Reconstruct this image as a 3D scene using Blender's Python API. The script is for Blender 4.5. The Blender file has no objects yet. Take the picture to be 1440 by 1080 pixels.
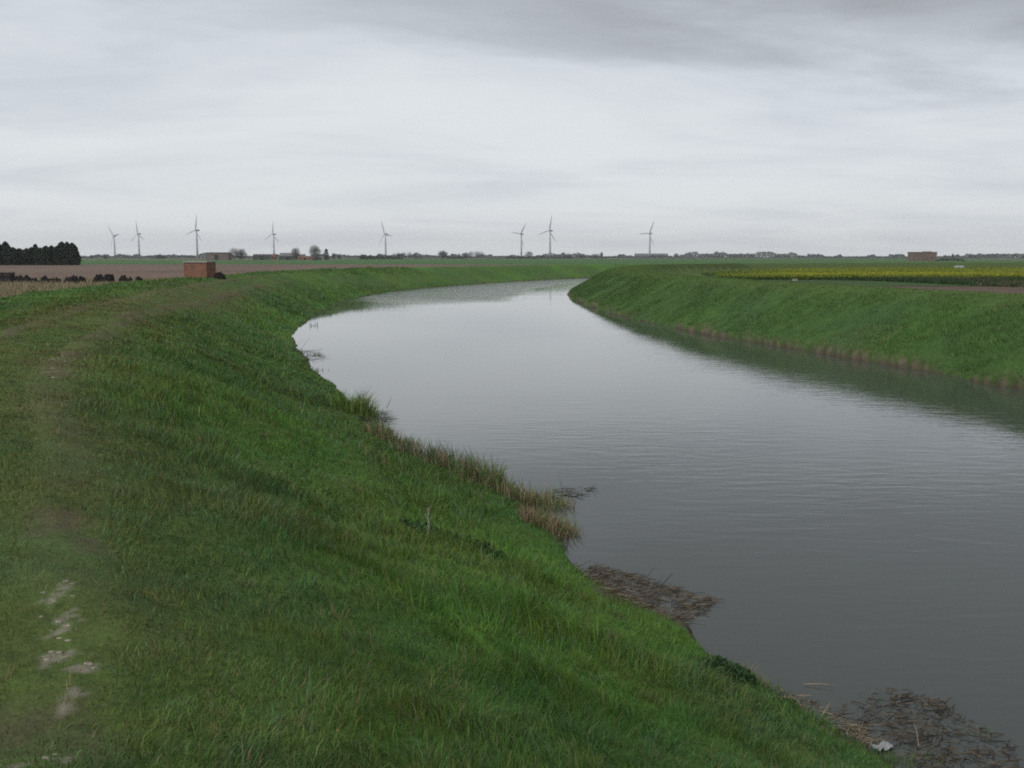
import bpy, math, random
import numpy as np
from mathutils import Vector, Matrix

random.seed(7)
RNG = np.random.default_rng(11)
scene = bpy.context.scene
COL = scene.collection
H = 4.9                                   # eye height above the water, metres
PITCH = math.radians(7.086)
SP, CP = math.sin(PITCH), math.cos(PITCH)


def on_plane(u, v, z=0.0):
    """Metres on the level z for a bearing measured on the photograph (1440 x 1080)."""
    a, b = (u - 720) / 1440.0, (v - 540) / 1440.0
    t = (H - z) / (SP + b * CP)
    return (a * t, t * (CP - b * SP))


def bearing(u, y):
    return (u - 720) / 1440.0 * y


# ------------------------------------------------------------------ noise
def _hash(i, j, seed):
    n = (i.astype(np.int64) * 374761393 + j.astype(np.int64) * 668265263 + seed * 1442695041) & 0x7fffffff
    n = ((n ^ (n >> 13)) * 1274126177) & 0x7fffffff
    n = n ^ (n >> 16)
    return (n & 0xffff) / 65535.0


def vnoise(x, y, seed=0):
    x = np.asarray(x, dtype=float); y = np.asarray(y, dtype=float)
    i, j = np.floor(x), np.floor(y)
    fx, fy = x - i, y - j
    fx = fx * fx * (3 - 2 * fx); fy = fy * fy * (3 - 2 * fy)
    a = _hash(i, j, seed); b = _hash(i + 1, j, seed)
    c = _hash(i, j + 1, seed); d = _hash(i + 1, j + 1, seed)
    return (a * (1 - fx) + b * fx) * (1 - fy) + (c * (1 - fx) + d * fx) * fy


def fbm(x, y, seed=0, octaves=4):
    s, amp, tot = 0.0, 1.0, 0.0
    for k in range(octaves):
        s = s + amp * vnoise(x * 2 ** k + 17.3 * k, y * 2 ** k - 9.1 * k, seed + k)
        tot += amp
        amp *= 0.5
    return s / tot


def sstep(a, b, x):
    t = np.clip((x - a) / (b - a), 0, 1)
    return t * t * (3 - 2 * t)


# ------------------------------------------------------------------ river
def catmull(pts, n=6):
    p = np.array(pts, float)
    p = np.vstack([2 * p[0] - p[1], p, 2 * p[-1] - p[-2]])
    out = []
    for k in range(1, len(p) - 2):
        for t in np.arange(n) / n:
            a, b, c, d = p[k - 1], p[k], p[k + 1], p[k + 2]
            out.append(0.5 * ((2 * b) + (c - a) * t + (2 * a - 5 * b + 4 * c - d) * t * t
                              + (3 * b - a - 3 * c + d) * t ** 3))
    out.append(p[-2])
    return np.array(out)


left_px = [(1135, 1010), (1035, 950), (950, 888), (868, 850), (808, 806), (785, 762), (735, 715), (685, 690),
           (600, 650), (525, 607), (508, 590), (486, 556), (452, 530), (428, 502), (415, 482), (417, 465),
           (440, 446), (470, 431), (500, 420), (560, 409), (640, 402), (740, 395), (835, 390.5)]
LEFT = catmull([(44, -60), (27, -30), (15.5, -12), (8.1, 0), (5.2, 6)] + [on_plane(*p) for p in left_px]
               + [(46, 278), (92, 314), (162, 350), (300, 400), (600, 470)])
right_px = [(1440, 548), (1330, 527), (1238, 511), (1170, 500), (1101, 488), (1009, 473), (940, 460), (872, 444),
            (838, 433), (812, 424), (801, 417.5), (808, 407)]
RIGHT = catmull([(72, -60), (55, -30), (42, -8), (32, 12), (26, 24)] + [on_plane(*p) for p in right_px]
                + [(21, 219), (38, 244), (72, 276), (132, 309), (225, 340), (340, 370), (620, 440)])


def seg_dist(px, py, line):
    best = np.full(px.shape, 1e9)
    for (ax, ay), (bx, by) in zip(line[:-1], line[1:]):
        dx, dy = bx - ax, by - ay
        t = np.clip(((px - ax) * dx + (py - ay) * dy) / (dx * dx + dy * dy), 0, 1)
        np.minimum(best, (px - ax - t * dx) ** 2 + (py - ay - t * dy) ** 2, out=best)
    return np.sqrt(best)


def inside(px, py, poly):
    res = np.zeros(px.shape, bool)
    n = len(poly)
    for k in range(n):
        ax, ay = poly[k]
        bx, by = poly[(k + 1) % n]
        if ay == by:
            continue
        c = ((ay > py) != (by > py)) & (px < (bx - ax) * (py - ay) / (by - ay) + ax)
        res ^= c
    return res


RIVER = np.vstack([LEFT, RIGHT[::-1]])


def river_coords(px, py):
    """(dl, dr): distance to the left and right waterline, negative on the water."""
    px = np.asarray(px, float); py = np.asarray(py, float)
    dl = np.full(px.shape, 500.0); dr = np.full(px.shape, 500.0)
    near = (np.abs(px) < 760) & (py > -90) & (py < 620)
    x, y = px[near], py[near]
    a, b = seg_dist(x, y, LEFT), seg_dist(x, y, RIGHT)
    w = inside(x, y, RIVER)
    a[w] *= -1; b[w] *= -1
    dl[near] = a; dr[near] = b
    return dl, dr


LK = [-9, -3, -0.6, -0.05, 0.10, 1.0, 3.4, 5.4, 7.2, 9.0]
LZ = [-2, -1, -0.25, -0.06, 0.10, 0.36, 1.36, 2.30, 2.93, 3.10]
RK = [-9, -3, -0.6, -0.05, 0.15, 1.0, 2.8, 4.4, 5.4, 6.3]
RZ = [-2, -1, -0.25, -0.06, 0.30, 0.72, 1.70, 2.62, 3.05, 3.17]
FIELD = 1.3


def height(px, py, fine=True):
    px = np.asarray(px, float); py = np.asarray(py, float)
    dl, dr = river_coords(px, py)
    wob = (fbm(px * 0.9, py * 0.9, 3, 3) - 0.5) * 0.5 + (vnoise(px * 0.22, py * 0.22, 8) - 0.5) * 0.45
    fade = np.exp(-np.hypot(px, py) / 150)
    dlw = dl + wob * np.where(dl > 4, 0.3, 1.0) * (0.35 + 0.65 * fade)
    drw = dr + wob * np.where(dr > 4, 0.5, 0.9)
    topl = np.interp(py, [0, 50, 84, 130, 240], [14.0, 12.8, 10.8, 9.0, 9.0])
    zl = np.interp(dlw, LK, LZ)
    back = np.clip((dl - topl) / 3.6, 0, 1)
    back = back * back * (3 - 2 * back)
    zl = zl * (1 - back) + FIELD * back
    topr = np.interp(py, [40, 75, 130, 240], [6.0, 7.5, 10.0, 9.0])
    zr = np.interp(drw, RK, RZ)
    back = np.clip((dr - topr) / 3.6, 0, 1)
    back = back * back * (3 - 2 * back)
    zr = zr * (1 - back) + FIELD * back
    water = (dl < 0) | (dr < 0)
    z = np.where(water, np.maximum(zl, zr), np.where(dl < dr, zl, zr))
    far = (dl >= 499)
    z = np.where(far, FIELD, z)
    # lumps and hollows of the turf
    land = sstep(0.05, 1.2, np.minimum(dl, dr))
    bank = land * (1 - sstep(14, 22, np.minimum(dl, dr)))
    z = z + bank * np.where(dr < dl, 0.55, 1.0) * ((fbm(px * 0.55, py * 0.55, 21, 3) - 0.5) * 0.24 + (vnoise(px * 1.7, py * 1.7, 5) - 0.5) * 0.09)
    return z, dl, dr


# ------------------------------------------------------------------ mesh helpers
def mesh_np(name, verts, faces, mat=None, col=None, attrs=None, smooth=False):
    """faces: list of (n, k) index arrays."""
    me = bpy.data.meshes.new(name)
    verts = np.asarray(verts, np.float32)
    faces = [np.asarray(f, np.int32) for f in faces if len(f)]
    loops = np.concatenate([f.ravel() for f in faces])
    sizes = np.concatenate([np.full(len(f), f.shape[1], np.int32) for f in faces])
    starts = np.concatenate([[0], np.cumsum(sizes)[:-1]]).astype(np.int32)
    me.vertices.add(len(verts)); me.vertices.foreach_set('co', verts.ravel())
    me.loops.add(len(loops)); me.loops.foreach_set('vertex_index', loops)
    me.polygons.add(len(sizes)); me.polygons.foreach_set('loop_start', starts)
    if smooth:
        me.polygons.foreach_set('use_smooth', np.ones(len(sizes), bool))
    me.update(calc_edges=True)
    if col is not None:
        at = me.color_attributes.new('Col', 'FLOAT_COLOR', 'POINT')
        c = np.ones((len(verts), 4), np.float32); c[:, :3] = col
        at.data.foreach_set('color', c.ravel())
    for k, v in (attrs or {}).items():
        at = me.attributes.new(k, 'FLOAT', 'POINT')
        at.data.foreach_set('value', np.asarray(v, np.float32))
    if mat is not None:
        me.materials.append(mat)
    return me


def link(name, me, parent=None, loc=None, rz=0.0):
    o = bpy.data.objects.new(name, me)
    COL.objects.link(o)
    if parent is not None:
        o.parent = parent
    if loc is not None:
        o.location = loc
    o.rotation_euler = (0, 0, rz)
    return o


def tag(o, label=None, cat=None, group=None, kind=None):
    if label: o['label'] = label
    if cat: o['category'] = cat
    if group: o['group'] = group
    if kind: o['kind'] = kind
    return o


class MB:
    """Collects boxes, tubes and prisms into one mesh."""
    def __init__(self):
        self.v, self.f = [], []

    def add(self, vs, fs):
        n = len(self.v)
        self.v += [tuple(p) for p in vs]
        self.f += [tuple(i + n for i in q) for q in fs]

    def box(self, x0, x1, y0, y1, z0, z1):
        self.add([(x0, y0, z0), (x1, y0, z0), (x1, y1, z0), (x0, y1, z0),
                  (x0, y0, z1), (x1, y0, z1), (x1, y1, z1), (x0, y1, z1)],
                 [(3, 2, 1, 0), (4, 5, 6, 7), (0, 1, 5, 4), (1, 2, 6, 5), (2, 3, 7, 6), (3, 0, 4, 7)])

    def frustum(self, rings):
        """rings: list of (x0, x1, y0, y1, z)"""
        vs, fs = [], []
        for (x0, x1, y0, y1, z) in rings:
            vs += [(x0, y0, z), (x1, y0, z), (x1, y1, z), (x0, y1, z)]
        for k in range(len(rings) - 1):
            for i in range(4):
                j = (i + 1) % 4
                fs.append((4 * k + i, 4 * k + j, 4 * k + 4 + j, 4 * k + 4 + i))
        fs.append((3, 2, 1, 0))
        n = 4 * len(rings)
        fs.append((n - 4, n - 3, n - 2, n - 1))
        self.add(vs, fs)

    def gable(self, x0, x1, y0, y1, z0, z1, t=0.25):
        """A pitched roof with the ridge along x, with thickness."""
        ym = (y0 + y1) / 2
        self.add([(x0, y0, z0), (x0, ym, z1), (x0, y1, z0), (x1, y0, z0), (x1, ym, z1), (x1, y1, z0),
                  (x0, y0, z0 + t), (x0, ym, z1 + t), (x0, y1, z0 + t), (x1, y0, z0 + t), (x1, ym, z1 + t), (x1, y1, z0 + t)],
                 [(6, 9, 10, 7), (7, 10, 11, 8), (0, 1, 4, 3), (1, 2, 5, 4),
                  (0, 3, 9, 6), (2, 8, 11, 5), (0, 6, 7, 1), (1, 7, 8, 2), (3, 4, 10, 9), (4, 5, 11, 10)])

    def tube(self, pts, radii, n=8, cap=True):
        vs, fs = [], []
        prev = None
        for k, p in enumerate(pts):
            p = Vector(p)
            a = Vector(pts[max(k - 1, 0)]); b = Vector(pts[min(k + 1, len(pts) - 1)])
            d = (b - a).normalized()
            ref = Vector((1, 0, 0)) if abs(d.x) < 0.9 else Vector((0, 1, 0))
            if prev is not None:
                ref = prev
            s = (ref - d * ref.dot(d)).normalized()
            prev = s
            t = d.cross(s)
            for i in range(n):
                g = 2 * math.pi * i / n
                vs.append(p + (s * math.cos(g) + t * math.sin(g)) * radii[k])
        for k in range(len(pts) - 1):
            for i in range(n):
                j = (i + 1) % n
                fs.append((k * n + i, k * n + j, (k + 1) * n + j, (k + 1) * n + i))
        if cap:
            fs.append(tuple(range(n - 1, -1, -1)))
            fs.append(tuple(range((len(pts) - 1) * n, len(pts) * n)))
        self.add(vs, fs)

    def build(self, name, mat, parent=None, loc=None, rz=0.0, smooth=False, bevel=0.0):
        me = bpy.data.meshes.new(name)
        me.from_pydata([tuple(p) for p in self.v], [], self.f)
        me.update()
        if smooth:
            me.polygons.foreach_set('use_smooth', np.ones(len(me.polygons), bool))
        if mat is not None:
            me.materials.append(mat)
        o = link(name, me, parent, loc, rz)
        if bevel:
            m = o.modifiers.new('bevel', 'BEVEL'); m.width = bevel; m.segments = 2
        return o


def empty(name, loc, rz=0.0):
    o = bpy.data.objects.new(name, None)
    COL.objects.link(o)
    o.location = loc
    o.rotation_euler = (0, 0, rz)
    o.empty_display_size = 0.3
    return o


# ------------------------------------------------------------------ materials
def new_mat(name):
    m = bpy.data.materials.new(name)
    m.use_nodes = True
    nt = m.node_tree
    for n in list(nt.nodes):
        nt.nodes.remove(n)
    out = nt.nodes.new('ShaderNodeOutputMaterial')
    return m, nt, out


def nd(nt, kind, **kw):
    n = nt.nodes.new(kind)
    for k, v in kw.items():
        if k.startswith('in_'):
            key = k[3:].replace('_', ' ')
            for s in n.inputs:
                if s.name.lower() == key.lower():
                    s.default_value = v
                    break
        else:
            setattr(n, k, v)
    return n


def plain(name, c, rough=0.8, scale=3.0, amount=0.35, bump=0.0, spec=0.3):
    """A surface colour broken up by two sizes of noise."""
    m, nt, out = new_mat(name)
    p = nd(nt, 'ShaderNodeBsdfPrincipled', in_Roughness=rough)
    p.inputs['Specular IOR Level'].default_value = spec
    tc = nd(nt, 'ShaderNodeTexCoord')
    n1 = nd(nt, 'ShaderNodeTexNoise', in_Scale=scale, in_Detail=8.0, in_Roughness=0.65)
    nt.links.new(tc.outputs['Object'], n1.inputs['Vector'])
    r = nd(nt, 'ShaderNodeMapRange')
    r.inputs['From Min'].default_value = 0.3; r.inputs['From Max'].default_value = 0.7
    r.inputs['To Min'].default_value = 1 - amount; r.inputs['To Max'].default_value = 1 + amount
    nt.links.new(n1.outputs['Fac'], r.inputs['Value'])
    mx = nd(nt, 'ShaderNodeVectorMath', operation='SCALE')
    mx.inputs[0].default_value = c
    nt.links.new(r.outputs['Result'], mx.inputs['Scale'])
    nt.links.new(mx.outputs['Vector'], p.inputs['Base Color'])
    if bump:
        b = nd(nt, 'ShaderNodeBump', in_Strength=0.8, in_Distance=bump)
        nt.links.new(n1.outputs['Fac'], b.inputs['Height'])
        nt.links.new(b.outputs['Normal'], p.inputs['Normal'])
    nt.links.new(p.outputs[0], out.inputs['Surface'])
    return m


def leafy(name, translucent=0.3, rough=0.55, spec=0.25, tint=1.0):
    """Leaves and blades: colour from the mesh, some light passing through."""
    m, nt, out = new_mat(name)
    at = nd(nt, 'ShaderNodeAttribute', attribute_name='Col')
    p = nd(nt, 'ShaderNodeBsdfPrincipled', in_Roughness=rough)
    p.inputs['Specular IOR Level'].default_value = spec
    nt.links.new(at.outputs['Color'], p.inputs['Base Color'])
    t = nd(nt, 'ShaderNodeBsdfTranslucent')
    nt.links.new(at.outputs['Color'], t.inputs['Color'])
    mx = nd(nt, 'ShaderNodeMixShader'); mx.inputs[0].default_value = translucent
    nt.links.new(p.outputs[0], mx.inputs[1]); nt.links.new(t.outputs[0], mx.inputs[2])
    nt.links.new(mx.outputs[0], out.inputs['Surface'])
    return m


def turf(name, s1=1.6, s2=14.0, bump=0.06):
    """Ground: the mesh colour varied by clumps, with tufty relief."""
    m, nt, out = new_mat(name)
    at = nd(nt, 'ShaderNodeAttribute', attribute_name='Col')
    geo = nd(nt, 'ShaderNodeNewGeometry')
    n1 = nd(nt, 'ShaderNodeTexNoise', in_Scale=s1, in_Detail=7.0, in_Roughness=0.6)
    n2 = nd(nt, 'ShaderNodeTexNoise', in_Scale=s2, in_Detail=5.0, in_Roughness=0.7)
    for n in (n1, n2):
        nt.links.new(geo.outputs['Position'], n.inputs['Vector'])
    add = nd(nt, 'ShaderNodeMath', operation='ADD')
    nt.links.new(n1.outputs['Fac'], add.inputs[0]); nt.links.new(n2.outputs['Fac'], add.inputs[1])
    r = nd(nt, 'ShaderNodeMapRange')
    r.inputs['From Min'].default_value = 0.7; r.inputs['From Max'].default_value = 1.3
    r.inputs['To Min'].default_value = 0.68; r.inputs['To Max'].default_value = 1.32
    nt.links.new(add.outputs[0], r.inputs['Value'])
    sc = nd(nt, 'ShaderNodeVectorMath', operation='SCALE')
    nt.links.new(at.outputs['Color'], sc.inputs[0]); nt.links.new(r.outputs['Result'], sc.inputs['Scale'])
    p = nd(nt, 'ShaderNodeBsdfPrincipled', in_Roughness=0.9)
    p.inputs['Specular IOR Level'].default_value = 0.15
    nt.links.new(sc.outputs['Vector'], p.inputs['Base Color'])
    b = nd(nt, 'ShaderNodeBump', in_Strength=0.9, in_Distance=bump)
    nt.links.new(add.outputs[0], b.inputs['Height'])
    nt.links.new(b.outputs['Normal'], p.inputs['Normal'])
    nt.links.new(p.outputs[0], out.inputs['Surface'])
    return m


M_GROUND = turf('turf_ground')
M_FIELD = turf('field_surface', 0.5, 3.0, 0.08)
M_GRASS = leafy('grass_blades', 0.25, 0.6, 0.25)
M_REED = leafy('reed_leaves', 0.25, 0.6, 0.2)
M_LEAF = leafy('tree_leaves', 0.15, 0.7, 0.15)
M_BARK = plain('bark', (0.075, 0.06, 0.05), 0.9, 4.0, 0.4, 0.02)


def water_material():
    m, nt, out = new_mat('river_water')
    geo = nd(nt, 'ShaderNodeNewGeometry')
    at = nd(nt, 'ShaderNodeAttribute', attribute_name='ruffle')
    # ripple crests run across the breeze, so the pattern is stretched along them
    mp = nd(nt, 'ShaderNodeMapping')
    mp.inputs['Rotation'].default_value = (0, 0, math.radians(8))
    mp.inputs['Scale'].default_value = (0.8, 2.6, 1.0)
    nt.links.new(geo.outputs['Position'], mp.inputs['Vector'])
    w1 = nd(nt, 'ShaderNodeTexNoise', in_Scale=1.1, in_Detail=3.0, in_Roughness=0.5, in_Distortion=0.6)
    w2 = nd(nt, 'ShaderNodeTexNoise', in_Scale=4.5, in_Detail=2.0, in_Roughness=0.5, in_Distortion=0.4)
    for w in (w1, w2):
        nt.links.new(mp.outputs['Vector'], w.inputs['Vector'])
    # gust patches
    mp2 = nd(nt, 'ShaderNodeMapping'); mp2.inputs['Scale'].default_value = (0.05, 0.13, 1.0)
    nt.links.new(geo.outputs['Position'], mp2.inputs['Vector'])
    g = nd(nt, 'ShaderNodeTexNoise', in_Scale=1.0, in_Detail=2.0)
    nt.links.new(mp2.outputs['Vector'], g.inputs['Vector'])
    gr = nd(nt, 'ShaderNodeMapRange')
    gr.inputs['From Min'].default_value = 0.35; gr.inputs['From Max'].default_value = 0.65
    gr.inputs['To Min'].default_value = 0.5; gr.inputs['To Max'].default_value = 1.1
    nt.links.new(g.outputs['Fac'], gr.inputs['Value'])
    mul = nd(nt, 'ShaderNodeMath', operation='MULTIPLY')
    nt.links.new(gr.outputs['Result'], mul.inputs[0]); nt.links.new(at.outputs['Fac'], mul.inputs[1])
    small = nd(nt, 'ShaderNodeMath', operation='MULTIPLY'); small.inputs[1].default_value = 0.22
    nt.links.new(w2.outputs['Fac'], small.inputs[0])
    add = nd(nt, 'ShaderNodeMath', operation='ADD')
    nt.links.new(w1.outputs['Fac'], add.inputs[0]); nt.links.new(small.outputs[0], add.inputs[1])
    hgt = nd(nt, 'ShaderNodeMath', operation='MULTIPLY')
    nt.links.new(add.outputs[0], hgt.inputs[0]); nt.links.new(mul.outputs[0], hgt.inputs[1])
    b = nd(nt, 'ShaderNodeBump', in_Strength=1.0, in_Distance=0.013)
    nt.links.new(hgt.outputs[0], b.inputs['Height'])
    p = nd(nt, 'ShaderNodeBsdfPrincipled', in_Roughness=0.04, in_IOR=1.333)
    p.inputs['Base Color'].default_value = (0.062, 0.070, 0.062, 1)
    rr = nd(nt, 'ShaderNodeMapRange')
    rr.inputs['From Min'].default_value = 0.0; rr.inputs['From Max'].default_value = 10.0
    rr.inputs['To Min'].default_value = 0.004; rr.inputs['To Max'].default_value = 0.16
    nt.links.new(mul.outputs[0], rr.inputs['Value'])
    nt.links.new(rr.outputs['Result'], p.inputs['Roughness'])
    nt.links.new(b.outputs['Normal'], p.inputs['Normal'])
    nt.links.new(p.outputs[0], out.inputs['Surface'])
    return m


# ------------------------------------------------------------------ ground sheet
G_DARK = np.array([0.066, 0.146, 0.030])
G_MID = np.array([0.090, 0.196, 0.030])
G_BLUE = np.array([0.072, 0.154, 0.047])
G_OLIVE = np.array([0.108, 0.126, 0.036])
STRAW = np.array([0.30, 0.235, 0.13])
MUD = np.array([0.110, 0.085, 0.055])

RUT_R = catmull([(-0.6, -6), (-1.2, 0), (-1.45, 2), (-1.8, 3.6), (-2.6, 5.8), (-4.4, 10), (-8.2, 18.7), (-13.7, 38),
                 (-19.2, 66), (-22.5, 92), (-23.5, 118), (-20.5, 142), (-12, 176), (1, 214), (20, 254)], 8)
_t = np.gradient(RUT_R, axis=0)
_n = np.stack([-_t[:, 1], _t[:, 0]], 1)
_n /= np.linalg.norm(_n, axis=1, keepdims=True)
RUT_L = RUT_R + _n * 1.9
TRACK = RUT_R + _n * 0.95


def lerp(a, b, t):
    return a + (b - a) * np.asarray(t)[..., None]


def turf_colour(x, y, dl, dr):
    """The turf's own colour from place to place: lush, bluish, olive and worn."""
    n1 = sstep(0.36, 0.64, fbm(x * 0.16, y * 0.16, 31, 4))
    n2 = sstep(0.45, 0.72, fbm(x * 0.33, y * 0.33, 47, 3))
    n3 = sstep(0.40, 0.75, fbm(x * 0.5, y * 0.5, 77, 4))
    c = lerp(G_DARK[None, :] * np.ones((len(x), 1)), G_MID, n1)
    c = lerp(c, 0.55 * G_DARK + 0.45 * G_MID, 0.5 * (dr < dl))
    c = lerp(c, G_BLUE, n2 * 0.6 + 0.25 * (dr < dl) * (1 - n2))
    dtr = seg_dist(x, y, TRACK[::3])
    top = np.exp(-(dtr / 2.6) ** 2) * (1 - 0.8 * sstep(70, 120, y))
    rut = np.minimum(seg_dist(x, y, RUT_R[::2]), seg_dist(x, y, RUT_L[::2]))
    worn = np.exp(-(rut / 0.55) ** 2) * sstep(4, 16, y) * (1 - sstep(80, 120, y)) * (0.55 + 0.45 * n3)
    c = lerp(c, G_OLIVE, np.clip(0.35 * n3 + 0.75 * top * (0.55 + 0.45 * n1), 0, 1) * (dl < dr))
    c = lerp(c, np.array([0.135, 0.112, 0.052]), worn * 0.55 * (dl < dr))
    # the crown of the far-side bank is a fresher green
    fresh = sstep(3.6, 6.0, dr) * (dr < dl)
    c = lerp(c, np.array([0.080, 0.112, 0.034]), 0.85 * sstep(195, 225, y) * (dr < dl))
    c = lerp(c, np.array([0.115, 0.205, 0.045]), fresh * 0.8 * (1 - 0.6 * sstep(180, 240, y)))
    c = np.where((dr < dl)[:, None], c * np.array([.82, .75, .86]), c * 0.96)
    return c, dtr


def build_ground():
    fine = np.radians(np.arange(-37, 37.001, 0.13))
    coarse = np.radians(np.arange(37, 323, 3.0))[1:]
    ang = np.concatenate([fine, coarse])
    rad = [0.0]
    r = 0.6
    while r < 6400:
        rad.append(r)
        r *= 1.0125 if r > 1.5 else 1.06
    rad = np.array(rad[1:])
    A, R = np.meshgrid(ang, rad)
    x = (np.sin(A) * R).ravel(); y = (np.cos(A) * R).ravel()
    z, dl, dr = height(x, y)
    c, dtr = turf_colour(x, y, dl, dr)
    d = np.minimum(dl, dr)
    # mud at the water's edge, rough straw at the field side of the left bank
    mud = 1 - sstep(0.0, 0.22, d + (fbm(x * 0.8, y * 0.8, 5, 3) - 0.42) * 0.9)
    c = lerp(c, lerp(MUD * 0.55, np.array([.125, .110, .070]), sstep(0.02, 0.16, z)), mud)
    st = sstep(13, 16.5, dl) * (1 - sstep(24, 34, dl)) * (dl < dr) * (y < 135)
    st = st * sstep(0.3, 0.6, fbm(x * 0.3, y * 0.3, 90, 3))
    c = lerp(c, np.array([0.22, 0.18, 0.12]), st * 0.8)
    # beyond the banks: patchwork of crops
    away = sstep(17, 30, d)
    fx, fy = np.floor(x / 420 + 0.3 * np.floor(y / 520)), np.floor(y / 520)
    hsh = _hash(fx, fy, 4)
    crop = np.where(hsh[:, None] < 0.55, np.array([0.045, 0.105, 0.030]),
                    np.where(hsh[:, None] < 0.75, np.array([0.075, 0.125, 0.035]), np.array([0.15, 0.105, 0.075])))
    near = (y < 1250)[:, None]
    crop = np.where(near, np.array([0.058, 0.130, 0.034]), crop)
    crop = np.where((near[:, 0] & (x > 0) & (dr < 120))[:, None], np.array([0.080, 0.160, 0.040]), crop)
    c = lerp(c, crop, away)
    n_a = len(ang)
    idx = np.arange(len(rad) * n_a).reshape(len(rad), n_a)
    a = idx[:-1, :]; b = idx[1:, :]
    quads = np.stack([a, b, np.roll(b, -1, 1), np.roll(a, -1, 1)], -1).reshape(-1, 4)
    quads = quads[:, ::-1]
    ctr = len(x)
    z0, _, _ = height(np.array([0.0]), np.array([0.0]))
    x = np.append(x, 0); y = np.append(y, 0); z = np.append(z, z0)
    c = np.vstack([c, c[:1]])
    tris = np.stack([np.full(n_a, ctr), idx[0], np.roll(idx[0], -1)], -1)[:, ::-1]
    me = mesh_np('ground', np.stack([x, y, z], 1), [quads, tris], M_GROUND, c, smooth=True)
    o = link('ground', me)
    tag(o, kind='structure')
    return o


build_ground()


def build_water():
    gx = np.concatenate([np.arange(-26, 80, 0.9), np.arange(80, 640, 12)])
    gy = np.concatenate([np.arange(-62, 0, 4), np.arange(0, 300, 0.9), np.arange(300, 490, 8)])
    X, Y = np.meshgrid(gx, gy)
    x, y = X.ravel(), Y.ravel()
    dl, dr = river_coords(x, y)
    # the lee of the inner bend lies calm; a gust darkens the reach beyond the bend
    lee = -dr + (fbm(x * 0.08, y * 0.05, 12, 3) - 0.5) * 6 + 8 * sstep(185, 215, y)
    gust = sstep(104, 134, y + 16 * (fbm(x * 0.07, y * 0.03, 5, 3) - 0.5)) * sstep(5.0, 8.0, lee)
    ruf = 0.22 + 0.5 * sstep(70, 16, y) + 8.5 * gust + 1.5 * sstep(150, 200, y)
    ruf *= 0.45 + 0.55 * sstep(0.2, 5.0, -dl)
    nx = len(gx)
    idx = np.arange(len(x)).reshape(len(gy), nx)
    q = np.stack([idx[:-1, :-1], idx[:-1, 1:], idx[1:, 1:], idx[1:, :-1]], -1).reshape(-1, 4)
    c = (np.minimum(dl, dr)[q].min(1) < 5)
    me = mesh_np('water', np.stack([x, y, np.zeros_like(x)], 1), [q[c]], water_material(), attrs={'ruffle': ruf}, smooth=True)
    tag(link('water', me), kind='structure')


build_water()


def build_sheet(name, mask_fn, x0, x1, y0, y1, step, lift, colour_fn, mat, drop=True):
    """A field laid over the ground as its own sheet, cut where mask_fn says."""
    gx = np.arange(x0, x1 + step, step); gy = np.arange(y0, y1 + step, step)
    X, Y = np.meshgrid(gx, gy)
    x, y = X.ravel(), Y.ravel()
    z, dl, dr = height(x, y)
    ok = mask_fn(x, y, dl, dr)
    nx = len(gx)
    idx = np.arange(len(x)).reshape(len(gy), nx)
    q = np.stack([idx[:-1, :-1], idx[:-1, 1:], idx[1:, 1:], idx[1:, :-1]], -1).reshape(-1, 4)
    q = q[ok[q].all(1)]
    used = np.unique(q)
    remap = np.zeros(len(x), int); remap[used] = np.arange(len(used))
    q = remap[q]
    x, y, z = x[used], y[used], z[used]
    me = mesh_np(name, np.stack([x, y, z + lift], 1), [q], mat, colour_fn(x, y), smooth=True)
    return link(name, me)


def soil_colour(x, y):
    n = fbm(x * 0.05, y * 0.02, 3, 4)
    rows = 0.5 + 0.5 * np.sin((x * 0.8 + y * 0.25) * 1.3)
    c = lerp(np.array([0.125, 0.083, 0.062])[None, :] * np.ones((len(x), 1)), np.array([0.19, 0.135, 0.105]), n)
    return c * (0.93 + 0.14 * rows[:, None])


o = build_sheet('ploughed_field', lambda x, y, dl, dr: (dl > 24 + 4 * vnoise(x * .05, y * .05, 3)) & (dl < dr) & (y < 482 + x * 0.02),
                -520, 260, 20, 500, 4.0, 0.06, soil_colour, M_FIELD)
tag(o, kind='structure')
o = build_sheet('soil_strip', lambda x, y, dl, dr: (dr > 12.5) & (dr < dl) & (y < 123 + 3 * vnoise(x * .1, y * 0, 2)) & (y > 30), 24, 180, 30, 128, 2.0, 0.06,
                lambda x, y: soil_colour(x, y) * np.array([.72, .76, .70]), M_FIELD)
tag(o, kind='structure')


CHALK = [(on_plane(u, v, 3.1), ru, rv) for (u, v, ru, rv) in (
    (92, 800, .10, .22), (60, 819, .12, .10), (88, 838, .13, .30), (76, 878, .14, .22), (118, 885, .12, .14), (92, 930, .10, .25),
    (12, 1058, .26, .14), (45, 1046, .18, .10), (20, 1030, .10, .08), (85, 1008, .10, .06), (96, 1052, .09, .06), (88, 497, .09, .9), (75, 520, .08, .5))]


def chalk_mask(x, y):
    m = np.zeros(np.shape(x))
    for (cx, cy), rx, ry in CHALK:
        m = np.maximum(m, np.exp(-((x - cx) / (rx * .75)) ** 2 - ((y - cy) / ry) ** 2))
    k = np.where(y > 12, 0.35, 1.0)
    return 0.8 * sstep(0.50, 0.72, m * (0.0 + 1.6 * fbm(x * 26 * k, y * 16 * k, 27, 4)))


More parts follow.
